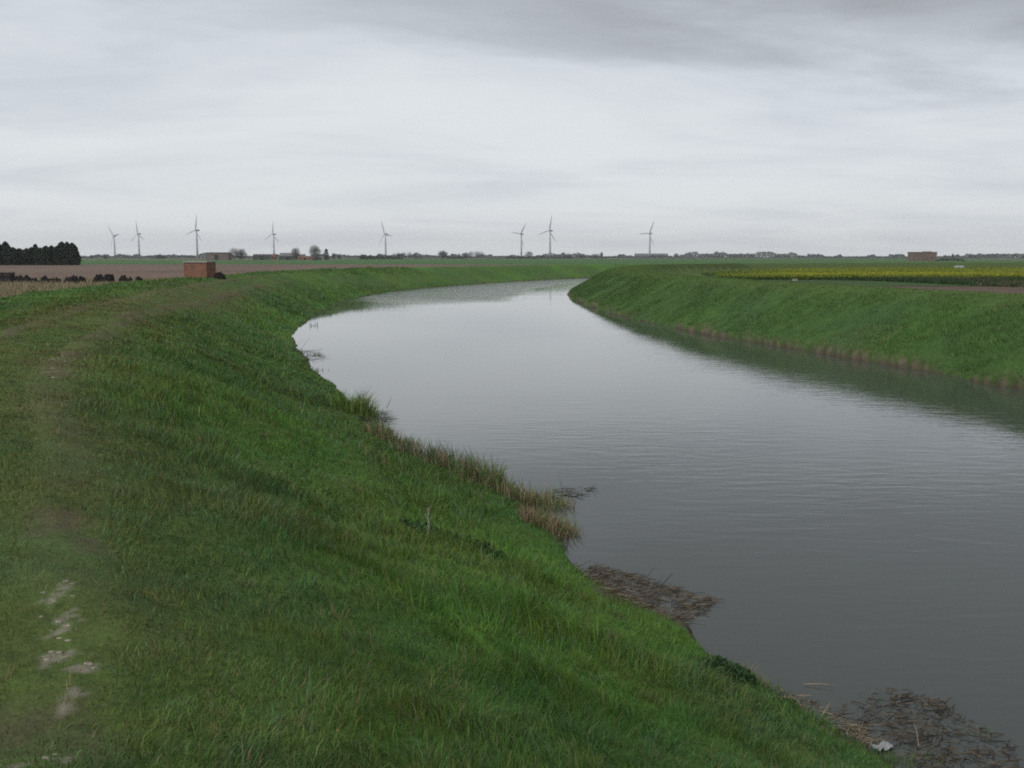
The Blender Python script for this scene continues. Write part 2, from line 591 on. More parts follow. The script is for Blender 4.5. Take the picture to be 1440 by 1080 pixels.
def build_path():
    """Two worn wheel ruts along the crown of the bank."""
    vs, fs, cs = [], [], []
    off = 0
    for line, w0 in ((RUT_R, 0.42), (RUT_L, 0.30)):
        dense = []
        for k in range(len(line) - 1):
            step = 0.035 if 1.5 < line[k][1] < 9 else 0.12
            n = max(1, int(np.linalg.norm(line[k + 1] - line[k]) / step))
            for t in np.arange(n) / n:
                dense.append(line[k] + (line[k + 1] - line[k]) * t)
        L = np.array(dense)
        L = L[(L[:, 1] > -4) & (L[:, 1] < 110)]
        tg = np.gradient(L, axis=0)
        nn = np.stack([-tg[:, 1], tg[:, 0]], 1); nn /= np.linalg.norm(nn, axis=1, keepdims=True)
        m = 23
        for j, s in enumerate(np.linspace(-1, 1, m)):
            p = L + nn * (s * w0)
            z, dl, dr = height(p[:, 0], p[:, 1])
            vs.append(np.stack([p[:, 0], p[:, 1], z + 0.016 - 0.03 * abs(s) ** 3], 1))
            base, _ = turf_colour(p[:, 0], p[:, 1], dl, dr)
            bare = sstep(0.45, 0.65, fbm(p[:, 0] * 1.6, p[:, 1] * 0.8, 55, 4))
            c = lerp(base, np.array([0.115, 0.092, 0.058]), (0.10 + 0.7 * bare) * (1 - abs(s) ** 1.5))
            c = lerp(c, np.array([0.27, 0.24, 0.19]), chalk_mask(p[:, 0], p[:, 1]))
            cs.append(c)
        n = len(L)
        idx = off + np.arange(n * m).reshape(m, n)
        fs.append(np.stack([idx[:-1, :-1], idx[:-1, 1:], idx[1:, 1:], idx[1:, :-1]], -1).reshape(-1, 4)[:, ::-1])
        off += n * m
    me = mesh_np('path', np.vstack(vs), fs, turf('worn_path', 3.0, 22.0, 0.03), np.vstack(cs), smooth=True)
    tag(link('path', me), kind='structure')


build_path()


# ------------------------------------------------------------------ grass and other blades
def blades(P, L, W, az, lean, leandir, C, droop=0.35):
    """Five-point blades. P (n,3) roots; returns verts, quads, tris, colours."""
    n = len(P)
    s = np.stack([np.cos(az), np.sin(az), np.zeros(n)], 1) * (W * 0.5)[:, None]
    ld = np.stack([np.cos(leandir), np.sin(leandir), np.zeros(n)], 1)
    up = np.array([0, 0, 1.0])
    mid = P + up * (L * 0.58 * np.cos(lean * 0.6))[:, None] + ld * (L * 0.58 * np.sin(lean * 0.6))[:, None]
    l2 = np.minimum(lean * 1.0 + droop, 1.9)
    tip = mid + up * (L * 0.45 * np.cos(l2))[:, None] + ld * (L * 0.45 * np.sin(l2))[:, None]
    V = np.stack([P - s, P + s, mid + s * 0.8, mid - s * 0.8, tip], 1).reshape(-1, 3)
    b = np.arange(n)[:, None] * 5
    quads = b + np.array([[0, 1, 2, 3]])
    tris = b + np.array([[3, 2, 4]])
    CC = np.repeat(C, 5, axis=0)
    return V, quads, tris, CC


def blade_mesh(name, P, L, W, az, lean, leandir, C, mat, droop=0.35):
    V, q, t, CC = blades(P, L, W, az, lean, leandir, C, droop)
    return mesh_np(name, V, [q, t], mat, CC)


def jitter(C, n, amt=0.22):
    k = 1 + RNG.normal(0, amt, (n, 1))
    return np.clip(C * np.clip(k, 0.45, 1.8) * (1 + RNG.normal(0, 0.07, (n, 3))), 0.004, 0.7)


def bank_grass():
    parts = []
    # (r from, r to, number, half angle): fewer and broader blades with distance
    for (r0, r1, n, half) in ((1.6, 14, 470000, 66), (14, 48, 600000, 45), (48, 175, 900000, 36)):
        r = RNG.uniform(r0, r1, n)
        a = np.radians(RNG.uniform(-half, half, n))
        x, y = np.sin(a) * r, np.cos(a) * r
        keep = ~inside(x, y, RIVER)
        x, y, r = x[keep], y[keep], r[keep]
        z, dl, dr = height(x, y)
        clump = fbm(x * 0.8, y * 0.8, 101, 3)
        dtr = seg_dist(x, y, TRACK[::3])
        rr = np.minimum(seg_dist(x, y, RUT_R[::2]), seg_dist(x, y, RUT_L[::2]))
        bare = sstep(0.45, 0.65, fbm(x * 1.6, y * 0.8, 55, 4))
        p_keep = np.where(rr < 0.22, 1 - 0.55 * bare, 1.0) * (1 - 0.72 * sstep(0.2, 0.7, chalk_mask(x, y)))
        near_side = (dl < dr) & (dl > 0.02) & (dl < 18.5)
        k = near_side & (RNG.random(len(x)) < p_keep)
        if r0 > 40:
            k &= RNG.random(len(x)) < 0.6
        parts.append([v[k] for v in (x, y, z, r, dl, dr, clump, dtr, rr)])
    x, y, z, r, dl, dr, clump, dtr, rr = [np.concatenate(v) for v in zip(*parts)]
    n = len(x)
    lush = (1 - np.exp(-(dtr / 2.2) ** 2)) * np.where(dl > 10, 0.45, 1.0) * (0.45 + 0.55 * sstep(0.1, 1.5, dl))                 # short on the track, long on the slope
    L = (0.045 + lush * (0.04 + 0.12 * sstep(0.35, 0.72, clump))) * RNG.uniform(0.45, 1.5, n)
    L *= 1 + 0.5 * sstep(14, 80, r) * lush
    W = np.maximum(0.0042, 0.00062 * r) * RNG.uniform(0.7, 1.3, n)
    base, _ = turf_colour(x, y, dl, dr)
    base *= 1.15
    C = jitter(base, n)
    pale = RNG.random(n) < 0.10
    C[pale] = jitter(np.tile(np.array([0.12, 0.21, 0.10]), (pale.sum(), 1)), pale.sum())
    dry = RNG.random(n) < 0.035 + 0.07 * np.exp(-(dtr / 2.5) ** 2) + 0.05 * sstep(0.55, 0.75, fbm(x * 0.6, y * 0.6, 88, 2))
    C[dry] = jitter(np.tile(STRAW * 0.62, (dry.sum(), 1)), dry.sum(), 0.25)
    wind = 0.4 + 7.0 * (fbm(x * 0.6, y * 0.6, 5, 2) - 0.5) * 2
    # every blade belongs to a tuft that has its own length, lean and tint
    ti, tj = np.floor(x / 0.24 + vnoise(x * 3, y * 3, 7)), np.floor(y / 0.24 + vnoise(x * 3, y * 3, 8))
    h1, h2, h3 = _hash(ti, tj, 201), _hash(ti, tj, 202), _hash(ti, tj, 203)
    L *= 0.62 + 0.85 * h1 * lush + 0.3 * (1 - lush)
    C *= (0.87 + 0.30 * h2)[:, None]
    C *= np.stack([0.88 + 0.3 * h3, np.ones(n), 1.15 - 0.3 * h3], 1)
    cx, cy = (ti + .1) * 0.24, (tj + .1) * 0.24
    radial = np.arctan2(y - cy, x - cx)
    leandir = np.where(RNG.random(n) < 0.45, radial, wind) + RNG.normal(0, 0.9, n)
    lean = np.clip(RNG.normal(0.62, 0.3, n) + 1.0 * (vnoise(x * 1.5, y * 1.5, 66) - 0.4), 0.05, 1.5)
    az = RNG.uniform(0, math.pi, n)
    me = blade_mesh('grass', np.stack([x, y, z - 0.01], 1), L, W, az, lean, leandir, C, M_GRASS)
    tag(link('grass', me), 'rough green grass covering the near river bank and its slope', 'grass', kind='stuff')
    # the bank across the water
    y = RNG.uniform(26, 250, 620000) ** 1.0
    y = 26 + 224 * RNG.random(620000) ** 1.7
    d = RNG.uniform(-1, 14, len(y))
    k = RNG.integers(0, len(RIGHT) - 1, len(y))
    lo = RIGHT[:-1][:, 1]
    ix = np.interp(y, np.maximum.accumulate(RIGHT[:, 1]), RIGHT[:, 0])
    x = ix + d * 1.5
    ok = ~inside(x, y, RIVER)
    x, y = x[ok], y[ok]
    z, dl, dr = height(x, y)
    clump = fbm(x * 0.55, y * 0.55, 131, 3)
    ok = (dr < dl) & (dr > 0.1) & (dr < 11.5)
    x, y, z, dl, dr, clump = [v[ok] for v in (x, y, z, dl, dr, clump)]
    n = len(x); r = np.hypot(x, y)
    slope = 1 - sstep(4.5, 6.0, dr)
    L = (0.07 + 0.10 * slope * sstep(0.35, 0.7, clump)) * RNG.uniform(0.5, 1.5, n)
    W = np.maximum(0.005, 0.00042 * r) * RNG.uniform(0.7, 1.3, n)
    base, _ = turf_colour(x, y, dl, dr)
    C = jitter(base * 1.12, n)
    dryp = 0.02 + 0.65 * np.exp(-(dr / 0.45) ** 2) * sstep(0.44, 0.64, fbm(x * 0.4, y * 0.4, 9, 2)) \
        + 0.28 * sstep(0.58, 0.72, fbm(x * 0.3, y * 0.3, 19, 3)) * slope * sstep(75, 45, y)
    dry = RNG.random(n) < dryp
    L = np.where(dry & (dr < 1.0), 0.13 * RNG.uniform(.6, 1.4, n), L)
    C[dry] = jitter(np.tile(np.array([.22, .19, .105]), (dry.sum(), 1)), dry.sum(), 0.25)
    leandir = 2.6 + RNG.normal(0, 1.0, n)
    lean = np.clip(RNG.normal(0.6, 0.3, n), 0.05, 1.3)
    me = blade_mesh('grass', np.stack([x, y, z - 0.02], 1), L, W, RNG.uniform(0, math.pi, n), lean, leandir, C, M_GRASS)
    tag(link('grass', me), 'tussocky green grass on the bank across the water', 'grass', kind='stuff')


bank_grass()


def rough_margin():
    """Pale straw-coloured rough grass along the foot of the left bank, by the field."""
    n = 110000
    y = RNG.uniform(60, 158, n); x = RNG.uniform(-.62, -.27, n) * y
    z, dl, dr = height(x, y)
    topl = np.interp(y, [0, 50, 84, 130, 240], [14.0, 12.8, 10.8, 9.0, 9.0])
    ok = (dl > topl + 2.5) & (dl < dr) & (fbm(x * .25, y * .25, 90, 3) > 0.30 + 0.3 * sstep(128, 158, y)) & (y < 155 + 14 * (x / y + .4) * 4)
    x, y, z = x[ok], y[ok], z[ok]
    n = len(x)
    C = jitter(np.tile(np.array([0.36, 0.29, 0.195]), (n, 1)), n, 0.25)
    g = RNG.random(n) < 0.3
    C[g] = jitter(np.tile(G_OLIVE, (g.sum(), 1)), g.sum())
    L = RNG.uniform(0.35, 0.95, n)
    me = blade_mesh('dry_grass', np.stack([x, y, z - .03], 1), L, np.full(n, 0.06), RNG.uniform(0, 3.14, n),
                    np.clip(RNG.normal(0.35, .2, n), .02, 1), RNG.uniform(0, 6.28, n), C, M_REED, 0.3)
    tag(link('dry_grass', me), 'pale straw coloured rough grass between green bank and brown field', 'dry grass', kind='stuff')


rough_margin()


def rape_crop():
    """Oilseed rape in flower on the right: green stems, yellow heads, thick toward the near edge."""
    n = 330000
    y = 158 + 180 * RNG.random(n) ** 1.5
    x = RNG.uniform(0.12, 0.64, n) * y
    z, dl, dr = height(x, y)
    edge = 160 + 14 * (fbm(x * .05, y * 0.0, 3, 3) - .5) - (x - 60) * 0.02
    ok = (dr > 14.5 + 5 * vnoise(x * .08, y * .08, 3)) & (dr < dl) & (y > edge)
    # the headland corner nearest the bend is grass
    ok &= x > 33 + (y - 165) * 0.17 + 6 * (fbm(x * .1, y * .1, 8, 2) - .5)
    x, y, z = x[ok], y[ok], z[ok]
    n = len(x)
    h = 0.75 + 0.25 * fbm(x * .15, y * .15, 6, 3)
    C = jitter(np.tile(np.array([0.055, 0.12, 0.03]), (n, 1)), n)
    pf = (0.14 + 0.66 * sstep(0.36, 0.66, fbm(x * .014, y * .035, 14, 4))) * (1 - 0.75 * sstep(185, 270, y)) * sstep(.20, .29, x / y)
    mixv = np.clip(pf * 1.25 + RNG.normal(0, 0.22, n), 0, 1)
    fl = mixv > 0.35
    C = lerp(C, np.array([0.37, 0.37, 0.03]), mixv)
    top = np.where(fl, 1.0, 0.55)
    P = np.stack([x, y, z + h * RNG.uniform(0.2, 0.85, n) * top], 1)
    me = blade_mesh('rape_crop', P, np.full(n, 0.28), np.full(n, 0.17) * RNG.uniform(.6, 1.3, n), RNG.uniform(0, 3.14, n),
                    RNG.uniform(0.1, 1.0, n), RNG.uniform(0, 6.28, n), C, M_REED)
    tag(link('rape_crop', me), 'yellow flowering crop field beyond the right bank', 'crop', kind='stuff')


rape_crop()


def rape_ground(x, y):
    return np.tile(np.array([0.045, 0.085, 0.024]), (len(x), 1)) * (0.7 + 0.6 * fbm(x * .2, y * .2, 3, 3))[:, None]


o = build_sheet('crop_field', lambda x, y, dl, dr: (dr > 15) & (dr < dl) & (y > 122) & (y < 330) & (x > 31 + (y - 165) * 0.17),
                20, 260, 116, 332, 2.0, 0.10, rape_ground, M_FIELD)
tag(o, kind='structure')


def dark_verge():
    """The dark tall growth along the near edge of the crop."""
    n = 50000
    y = RNG.uniform(119, 163, n); x = RNG.uniform(0.24, 0.62, n) * y
    z, dl, dr = height(x, y)
    ok = (dr > 14) & (y > 159 - 37 * sstep(.27, .50, x / y) + 8 * (fbm(x * .12, y * 0, 29, 3) - .5)) & (y < 163)
    x, y, z = x[ok], y[ok], z[ok]
    n = len(x)
    C = jitter(np.tile(np.array([0.035, 0.07, 0.024]), (n, 1)), n)
    d = RNG.random(n) < 0.3 * sstep(.5, .7, fbm(x * .06, y * .06, 43, 2))
    C[d] = jitter(np.tile(np.array([0.17, 0.12, 0.075]), (d.sum(), 1)), d.sum())
    me = blade_mesh('ground_cover', np.stack([x, y, z], 1), RNG.uniform(.35, .8, n), np.full(n, .11), RNG.uniform(0, 3.14, n),
                    RNG.uniform(.1, .8, n), RNG.uniform(0, 6.28, n), C, M_REED)
    tag(link('ground_cover', me), 'dark green rank growth along the near edge of the yellow crop', 'rank growth', kind='stuff')


dark_verge()


# ------------------------------------------------------------------ reeds, litter, weeds
GREEN_REED = np.array([0.115, 0.20, 0.055]); DEAD_REED = np.array([0.31, 0.24, 0.155]); DARK_DEAD = np.array([0.085, 0.062, 0.045])


def reed_clump(u, v, rx, ry, h, n_green, n_dead, label, group=None, rot=0.0, green=GREEN_REED, dead=DEAD_REED, w=0.016,
               name='reed_clump', cat='reeds', lean=0.25):
    x0, y0 = on_plane(u, v, 0.0)
    loose = n_green < 20
    root = None if loose else empty(name, (x0, y0, 0), 0)
    if root:
        tag(root, label, cat, group)
    for part, n, c, hh in (('green_leaves', n_green, green, h), ('dead_stems', n_dead, dead, h * 0.85)):
        if not n or (loose and part == 'green_leaves'):
            continue
        a = RNG.uniform(0, 6.283, n); q = np.sqrt(RNG.random(n)) * RNG.uniform(.75, 1.15, n)
        px, py = np.cos(a) * q * rx, np.sin(a) * q * ry
        x = px * math.cos(rot) - py * math.sin(rot); y = px * math.sin(rot) + py * math.cos(rot)
        z, _, _ = height(x + x0, y + y0)
        z = np.maximum(z, -0.12)
        patch = fbm((x + x0) * 2.0, (y + y0) * 2.0, 71, 2)
        L = hh * RNG.uniform(.3, 1.15, n) * (0.22 + 1.2 * patch) * (1 - 0.3 * q) + 0.08
        C = jitter(np.tile(c, (n, 1)), n, 0.28)
        me = blade_mesh(part, np.stack([x, y, z - .03], 1), L, w * RNG.uniform(.6, 1.3, n), RNG.uniform(0, 3.14, n),
                        np.clip(RNG.normal(lean, .38, n), .0, 1.4), np.where(RNG.random(n) < .5, a, RNG.uniform(0, 6.28, n)), C, M_REED, 0.45)
        if loose:
            return tag(link('dead_reeds', me, None, (x0, y0, 0)), label, 'dead reeds', kind='stuff')
        link(part, me, root)
    return root


reed_clump(500, 586, 0.72, 0.6, 0.95, 900, 150, 'tall bright green reed clump standing alone at the water edge', w=0.02, green=np.array([.15, .25, .055]))
reed_clump(527, 592, 0.45, 0.25, 0.45, 10, 130, 'dark dead reed stubs beside the tall bright green clump', w=0.016, dead=DARK_DEAD)
G = 'reeds in the long bed along the near waterline'
reed_clump(552, 625, 0.85, 0.75, 0.60, 420, 420, 'brown and green reeds at the far end of the long reed bed', G, -0.9)
reed_clump(598, 648, 0.85, 0.75, 0.58, 430, 480, 'low grey-green reeds in the long bed, behind the bare middle part', G, -0.9, green=np.array([.08, .14, .065]))
reed_clump(642, 672, 0.8, 0.70, 0.66, 430, 380, 'dark green reeds in the middle of the long reed bed', G, -0.9, green=np.array([.07, .14, .05]))
reed_clump(682, 694, 0.55, 0.5, 0.88, 420, 430, 'tallest reeds of the bed, green tips over russet stems', G, -0.8)
reed_clump(752, 710, 0.75, 0.55, 0.72, 420, 620, 'straw and green reeds where the bed juts into the water', G, -0.5)
reed_clump(774, 748, 0.62, 0.52, 0.60, 170, 760, 'mostly dead straw brown reeds at the near end of the bed', G, -0.9)
reed_clump(432, 500, 0.8, 1.1, 0.5, 0, 60, 'sparse dark dead stems standing in the water at the left bend', None, 0, w=0.03, dead=DARK_DEAD)
reed_clump(440, 521, 0.7, 0.5, 0.4, 0, 60, 'dark dead stems close against the left bend, nearest the green clump', None, 0, w=0.03, dead=DARK_DEAD)
reed_clump(442, 458, 0.4, 0.6, 0.7, 0, 16, 'few dark dead stems farthest up the left bend', None, 0, w=0.04, dead=DARK_DEAD)
reed_clump(1062, 962, 0.16, 0.16, 0.22, 30, 170, 'small dry straw tuft at the water edge in the foreground', w=0.006, name='dry_tuft', cat='tuft')
reed_clump(1245, 985, 0.10, 0.08, 0.22, 26, 8, 'thin green shoots rising from the foreground litter', w=0.007, name='reed_shoots', cat='shoots')
reed_clump(1385, 1035, 0.14, 0.10, 0.30, 30, 10, 'thin green shoots in the bottom right corner of the water', w=0.007, name='reed_shoots', cat='shoots')
reed_clump(1290, 1074, 0.35, 0.12, 0.26, 260, 30, 'green grassy shoots along the bottom edge of the litter', w=0.006, name='reed_shoots', cat='shoots')
reed_clump(1220, 402, 2.0, 1.0, 0.9, 20, 260, 'pale dry reed patch below the yellow crop', w=0.08)


def litter(poly, n, label, lmin, lmax, colours, rise=0.04, upright=0.05, seed=1):
    rng = np.random.default_rng(seed)
    pts = np.array([on_plane(u, v, 0.0) for u, v in poly])
    lo, hi = pts.min(0), pts.max(0)
    cx, cy = pts.mean(0)
    mb_v, mb_f, mb_c = [], [], []
    k = 0
    while k < n:
        x, y = rng.uniform(lo[0], hi[0]), rng.uniform(lo[1], hi[1])
        if not inside(np.array([x]), np.array([y]), pts)[0]:
            continue
        if fbm(np.array([x * 2.2]), np.array([y * 2.2]), 17, 2)[0] < 0.42:
            if rng.random() < 0.75:
                continue
        k += 1
        z = max(height(np.array([x]), np.array([y]))[0][0], 0.0) + rng.uniform(0.001, rise)
        L = rng.uniform(lmin, lmax) * rng.uniform(.5, 1)
        a = rng.normal(0.2, 0.9)
        el = rng.normal(0, 0.10) if rng.random() > upright else rng.uniform(.5, 1.4)
        d = np.array([math.cos(a) * math.cos(el), math.sin(a) * math.cos(el), abs(math.sin(el))])
        s = np.array([-math.sin(a), math.cos(a), 0]); t = np.cross(d, s)
        w = rng.uniform(.0018, .0065)
        bend = rng.normal(0, .06) * L
        p0 = np.array([x - cx, y - cy, z]) - d * L / 2 * (el < .4); p1 = p0 + d * L / 2 + s * bend; p2 = p0 + d * L
        p0[2] = max(p0[2], -0.02)
        base = len(mb_v)
        for p, ww in ((p0, w), (p1, w), (p2, w * .6)):
            for q, e in ((1, 0), (0, 1), (-1, 0), (0, -1)):
                mb_v.append(p + s * q * ww + t * e * ww)
        for j in range(2):
            for i in range(4):
                i2 = (i + 1) % 4
                mb_f.append((base + j * 4 + i, base + j * 4 + i2, base + j * 4 + 4 + i2, base + j * 4 + 4 + i))
        c = np.array(colours[rng.integers(len(colours))]) * rng.uniform(.6, 1.3)
        mb_c += [c] * 12
    me = mesh_np('reed_litter', np.array(mb_v), [np.array(mb_f)], M_REED, np.array(mb_c))
    return tag(link('reed_litter', me, None, (cx, cy, 0)), label, 'litter', kind='stuff')


BR2 = [(.10, .08, .06), (.06, .05, .042), (.05, .045, .04), (.20, .165, .12)]
BR = [(.13, .10, .07), (.19, .15, .10), (.075, .062, .05), (.29, .24, .17)]
litter([(808, 800), (845, 795), (925, 820), (1012, 845), (985, 868), (945, 892), (890, 868), (812, 822)], 900,
       'brown mat of broken dead reeds floating beside the grassy bank', .06, .36, BR, upright=.015, seed=3)
litter([(1100, 972), (1180, 992), (1240, 965), (1320, 985), (1420, 1045), (1440, 1085), (1260, 1085), (1180, 1030), (1110, 1000)], 720,
       'scattered dark reed scraps floating in the bottom right corner', .03, .24, BR2 + BR[:2], upright=.01, seed=4)
litter([(1048, 955), (1110, 972), (1185, 1005), (1255, 1055), (1200, 1052), (1095, 1000)], 260,
       'pale broken reed scraps lying along the foreground waterline', .04, .24, [BR[1], BR[3], (.36, .31, .22)], rise=.03, upright=.03, seed=9)
litter([(778, 690), (835, 684), (838, 691), (785, 712)], 60, 'thin dark stems floating off the point of the reed bed', .15, .6,
       BR[:1] + BR[2:3], rise=.06, upright=.06, seed=5)
litter([(410, 494), (442, 492), (458, 502), (450, 508), (416, 507)], 60, 'thin dark stems floating at the left bend', .3, 1.2,
       BR[2:3], rise=.1, upright=.1, seed=6)
litter([(515, 580), (545, 578), (560, 595), (520, 602)], 70, 'dark broken stems floating round the tall bright green clump', .2, .7,
       BR[:3], rise=.1, upright=.15, seed=8)


def stick(u0, v0, u1, v1, z0, z1, r, label):
    a = Vector((*on_plane(u0, v0, z0), z0)); b = Vector((*on_plane(u1, v1, z1), z1))
    mb = MB()
    m = (a + b) / 2 + Vector((0.01, 0.0, 0.012))
    mb.tube([(0, 0, 0), tuple(m - a), tuple(b - a)], [r, r * .9, r * .5], 6)
    o = mb.build('dead_stick', plain('dead_reed_cane', (.33, .26, .17), .7, 20, .3), None, a, smooth=True)
    return tag(o, label, 'stick', 'broken canes lying at the foreground waterline')


stick(1132, 998, 1108, 976, .02, .06, .006, 'pale broken cane lying at the waterline, left of the leaning one')
stick(1156, 1006, 1168, 986, .02, .10, .005, 'pale broken cane leaning up from the waterline')
stick(1292, 1050, 1284, 1012, .02, .03, .004, 'thin pale cane lying flat among the floating scraps')
stick(1130, 962, 1175, 964, .015, .03, .005, 'dark-tipped cane floating clear of the bank')


def leafy_clump(name, x, y, rx, ry, h, n, leaf, colour, label, cat, group=None):
    """A low leafy weed: stems and many small leaves."""
    z0 = float(height(np.array([x]), np.array([y]))[0][0])
    root = empty(name, (x, y, z0))
    tag(root, label, cat, group)
    a = RNG.uniform(0, 6.283, n); q = np.sqrt(RNG.random(n))
    px, py = np.cos(a) * q * rx, np.sin(a) * q * ry
    zz, _, _ = height(px + x, py + y)
    hh = h * np.sqrt(np.clip(1 - q * q * .8, 0, 1)) * (0.6 + .8 * fbm((px + x) * 4, (py + y) * 4, 4, 2))
    P = np.stack([px, py, zz - z0 + hh * RNG.uniform(.15, 1, n)], 1)
    C = jitter(np.tile(np.array(colour), (n, 1)), n, .25)
    link('leaves', blade_mesh('leaves', P, leaf * RNG.uniform(.6, 1.3, n), leaf * .55 * RNG.uniform(.7, 1.2, n), RNG.uniform(0, 3.14, n),
                              RNG.uniform(.4, 1.4, n), RNG.uniform(0, 6.28, n), C, M_LEAF, .5), root)
    m = max(12, n // 40)
    a = RNG.uniform(0, 6.283, m); q = np.sqrt(RNG.random(m)) * .8
    px, py = np.cos(a) * q * .03, np.sin(a) * q * .03
    zz, _, _ = height(px + x, py + y)
    link('stems', blade_mesh('stems', np.stack([px, py, zz - z0 - .02], 1), np.full(m, h * .8), np.full(m, leaf * .2), RNG.uniform(0, 3.14, m),
                             RNG.uniform(.3, 1.2, m), a, jitter(np.tile(np.array([.05, .07, .03]), (m, 1)), m), M_LEAF), root)
    return root


def scattered_weeds():
    """Bleached bents among the grass."""
    P, L, W, az, le, ld, C = [], [], [], [], [], [], []
    k = 0
    while k < 110:
        r = 3 + 32 * RNG.random() ** 1.3; a = math.radians(RNG.uniform(-30, 22))
        x, y = math.sin(a) * r, math.cos(a) * r
        z, dl, dr = height(np.array([x]), np.array([y]))
        if inside(np.array([x]), np.array([y]), RIVER)[0] or dl[0] < .6 or dl[0] > 12:
            continue
        k += 1
        leaf = False
        n = int(RNG.integers(9, 22)) if leaf else int(RNG.integers(8, 26))
        g = RNG.uniform(0, 6.283, n)
        q = RNG.uniform(.01, .09, n) if leaf else RNG.uniform(0, .10, n)
        px, py = x + np.cos(g) * q, y + np.sin(g) * q
        zz, _, _ = height(px, py)
        P.append(np.stack([px, py, zz + (.02 if leaf else 0)], 1))
        L.append(RNG.uniform(.06, .15, n))
        W.append((RNG.uniform(.022, .045, n) if leaf else RNG.uniform(.003, .005, n)) * (1 + r / 60))
        az.append(g + math.pi / 2); le.append(RNG.uniform(.7, 1.3, n) if leaf else RNG.uniform(.2, 1.3, n)); ld.append(g)
        col = np.array([(.075, .15, .05), (.10, .17, .075), (.055, .115, .035)][k % 3]) if leaf else STRAW * RNG.uniform(.5, .85)
        C.append(jitter(np.tile(col, (n, 1)), n, .15))
    P, L, W, az, le, ld, C = [np.concatenate(v) for v in (P, L, W, az, le, ld, C)]
    me = blade_mesh('dry_bents', P, L, W, az, le, ld, C, M_LEAF, .4)
    tag(link('dry_bents', me), 'bleached dry bents scattered through the near grass', 'dry grass', kind='stuff')


scattered_weeds()
x, y = on_plane(1022, 945, .3)
leafy_clump('weed_clump', x, y, .34, .28, .20, 900, .05, (.042, .085, .030), 'dark leafy weed clump overhanging the water in the foreground', 'weeds')
x, y = on_plane(640, 748, 1.3)
leafy_clump('weed_clump', x, y, .75, .35, .22, 1100, .06, (.036, .075, .028), 'dark leafy weed patch lying on the bank behind the reeds', 'weeds')
x, y = on_plane(600, 728, 1.6)
mb = MB(); mb.tube([(0, 0, 0), (.03, 0, .28), (.01, .02, .5)], [.007, .005, .003], 6)
for k in range(14):
    t = k / 14 * .45 + .05
    g = k * 2.4
    mb.tube([(.02, 0, t), (.02 + .05 * math.cos(g), .05 * math.sin(g), t + .07)], [.004, .0015], 4)
o = mb.build('dead_stalk', plain('bleached_stalk', (.34, .35, .28), .8, 15, .2), None, (x, y, float(height(np.array([x]), np.array([y]))[0][0]) - .02))
tag(o, 'pale bleached plant stalk standing in grass behind the reeds', 'stalk')


def scrap():
    x, y = on_plane(1242, 1050, .03)
    mb = MB()
    n = 7
    rng = random.Random(4)
    vs = []
    for i in range(n):
        for j in range(n):
            vs.append(((i / (n - 1) - .5) * .20, (j / (n - 1) - .5) * .13, .02 + rng.uniform(0, .035) + .02 * math.sin(i * 1.7)))
    top = [(i * n + j, (i + 1) * n + j, (i + 1) * n + j + 1, i * n + j + 1) for i in range(n - 1) for j in range(n - 1)]
    mb.add(vs, top)
    o = mb.build('plastic_scrap', plain('dirty_white_plastic', (.27, .28, .28), .6, 12, .2), None, (x, y, 0), .4, smooth=True)
    s = o.modifiers.new('thick', 'SOLIDIFY'); s.thickness = .004
    tag(o, 'crumpled dirty white scrap lying at the foreground waterline', 'scrap')


scrap()


def stones():
    """Pale chalk showing through the worn rut nearest the camera."""
    rng = random.Random(9)
    mb = MB()
    spots = []
    for (u, v, su, sv, n) in ((88, 800, 12, 12, 16), (62, 818, 10, 5, 14), (85, 838, 16, 14, 32), (75, 878, 18, 12, 16), (118, 885, 12, 8, 14), (95, 925, 12, 15, 8),
                              (10, 1058, 26, 12, 34), (82, 1008, 12, 5, 10), (95, 1050, 10, 6, 8), (88, 497, 3, 7, 26), (74, 518, 4, 6, 16)):
        for _ in range(max(2, n // 3)):
            spots.append((rng.gauss(u, su * .8), rng.gauss(v, sv * .8)))
    for (u, v) in spots:
        x, y = on_plane(u, v, 3.08)
        z = float(height(np.array([x]), np.array([y]))[0][0])
        k = 1.7 if y > 12 else 1.0
        r = rng.uniform(.006, .021) * k
        sx, sy, sz = r * rng.uniform(.8, 1.5), r * rng.uniform(.7, 1.2), r * rng.uniform(.35, .6)
        g0 = rng.uniform(0, 6)
        vs = []
        for (rr, zz) in ((.75, -.5), (1, .1), (.7, .75)):
            for i in range(6):
                g = g0 + i * math.pi / 3
                q = rr * rng.uniform(.85, 1.1)
                vs.append((x + math.cos(g) * sx * q, y + math.sin(g) * sy * q, z + .012 + zz * sz))
        vs.append((x, y, z + .012 + sz))
        fs = [(k2 * 6 + i, k2 * 6 + (i + 1) % 6, k2 * 6 + 6 + (i + 1) % 6, k2 * 6 + 6 + i) for k2 in range(2) for i in range(6)]
        fs += [(12 + i, 12 + (i + 1) % 6, 18) for i in range(6)]
        mb.add(vs, fs)
    o = mb.build('gravel', plain('chalk_stone', (.30, .265, .21), .9, 18, .35, .004), smooth=False)
    tag(o, 'pale stones showing through the worn track in the foreground', 'gravel', kind='stuff')


stones()

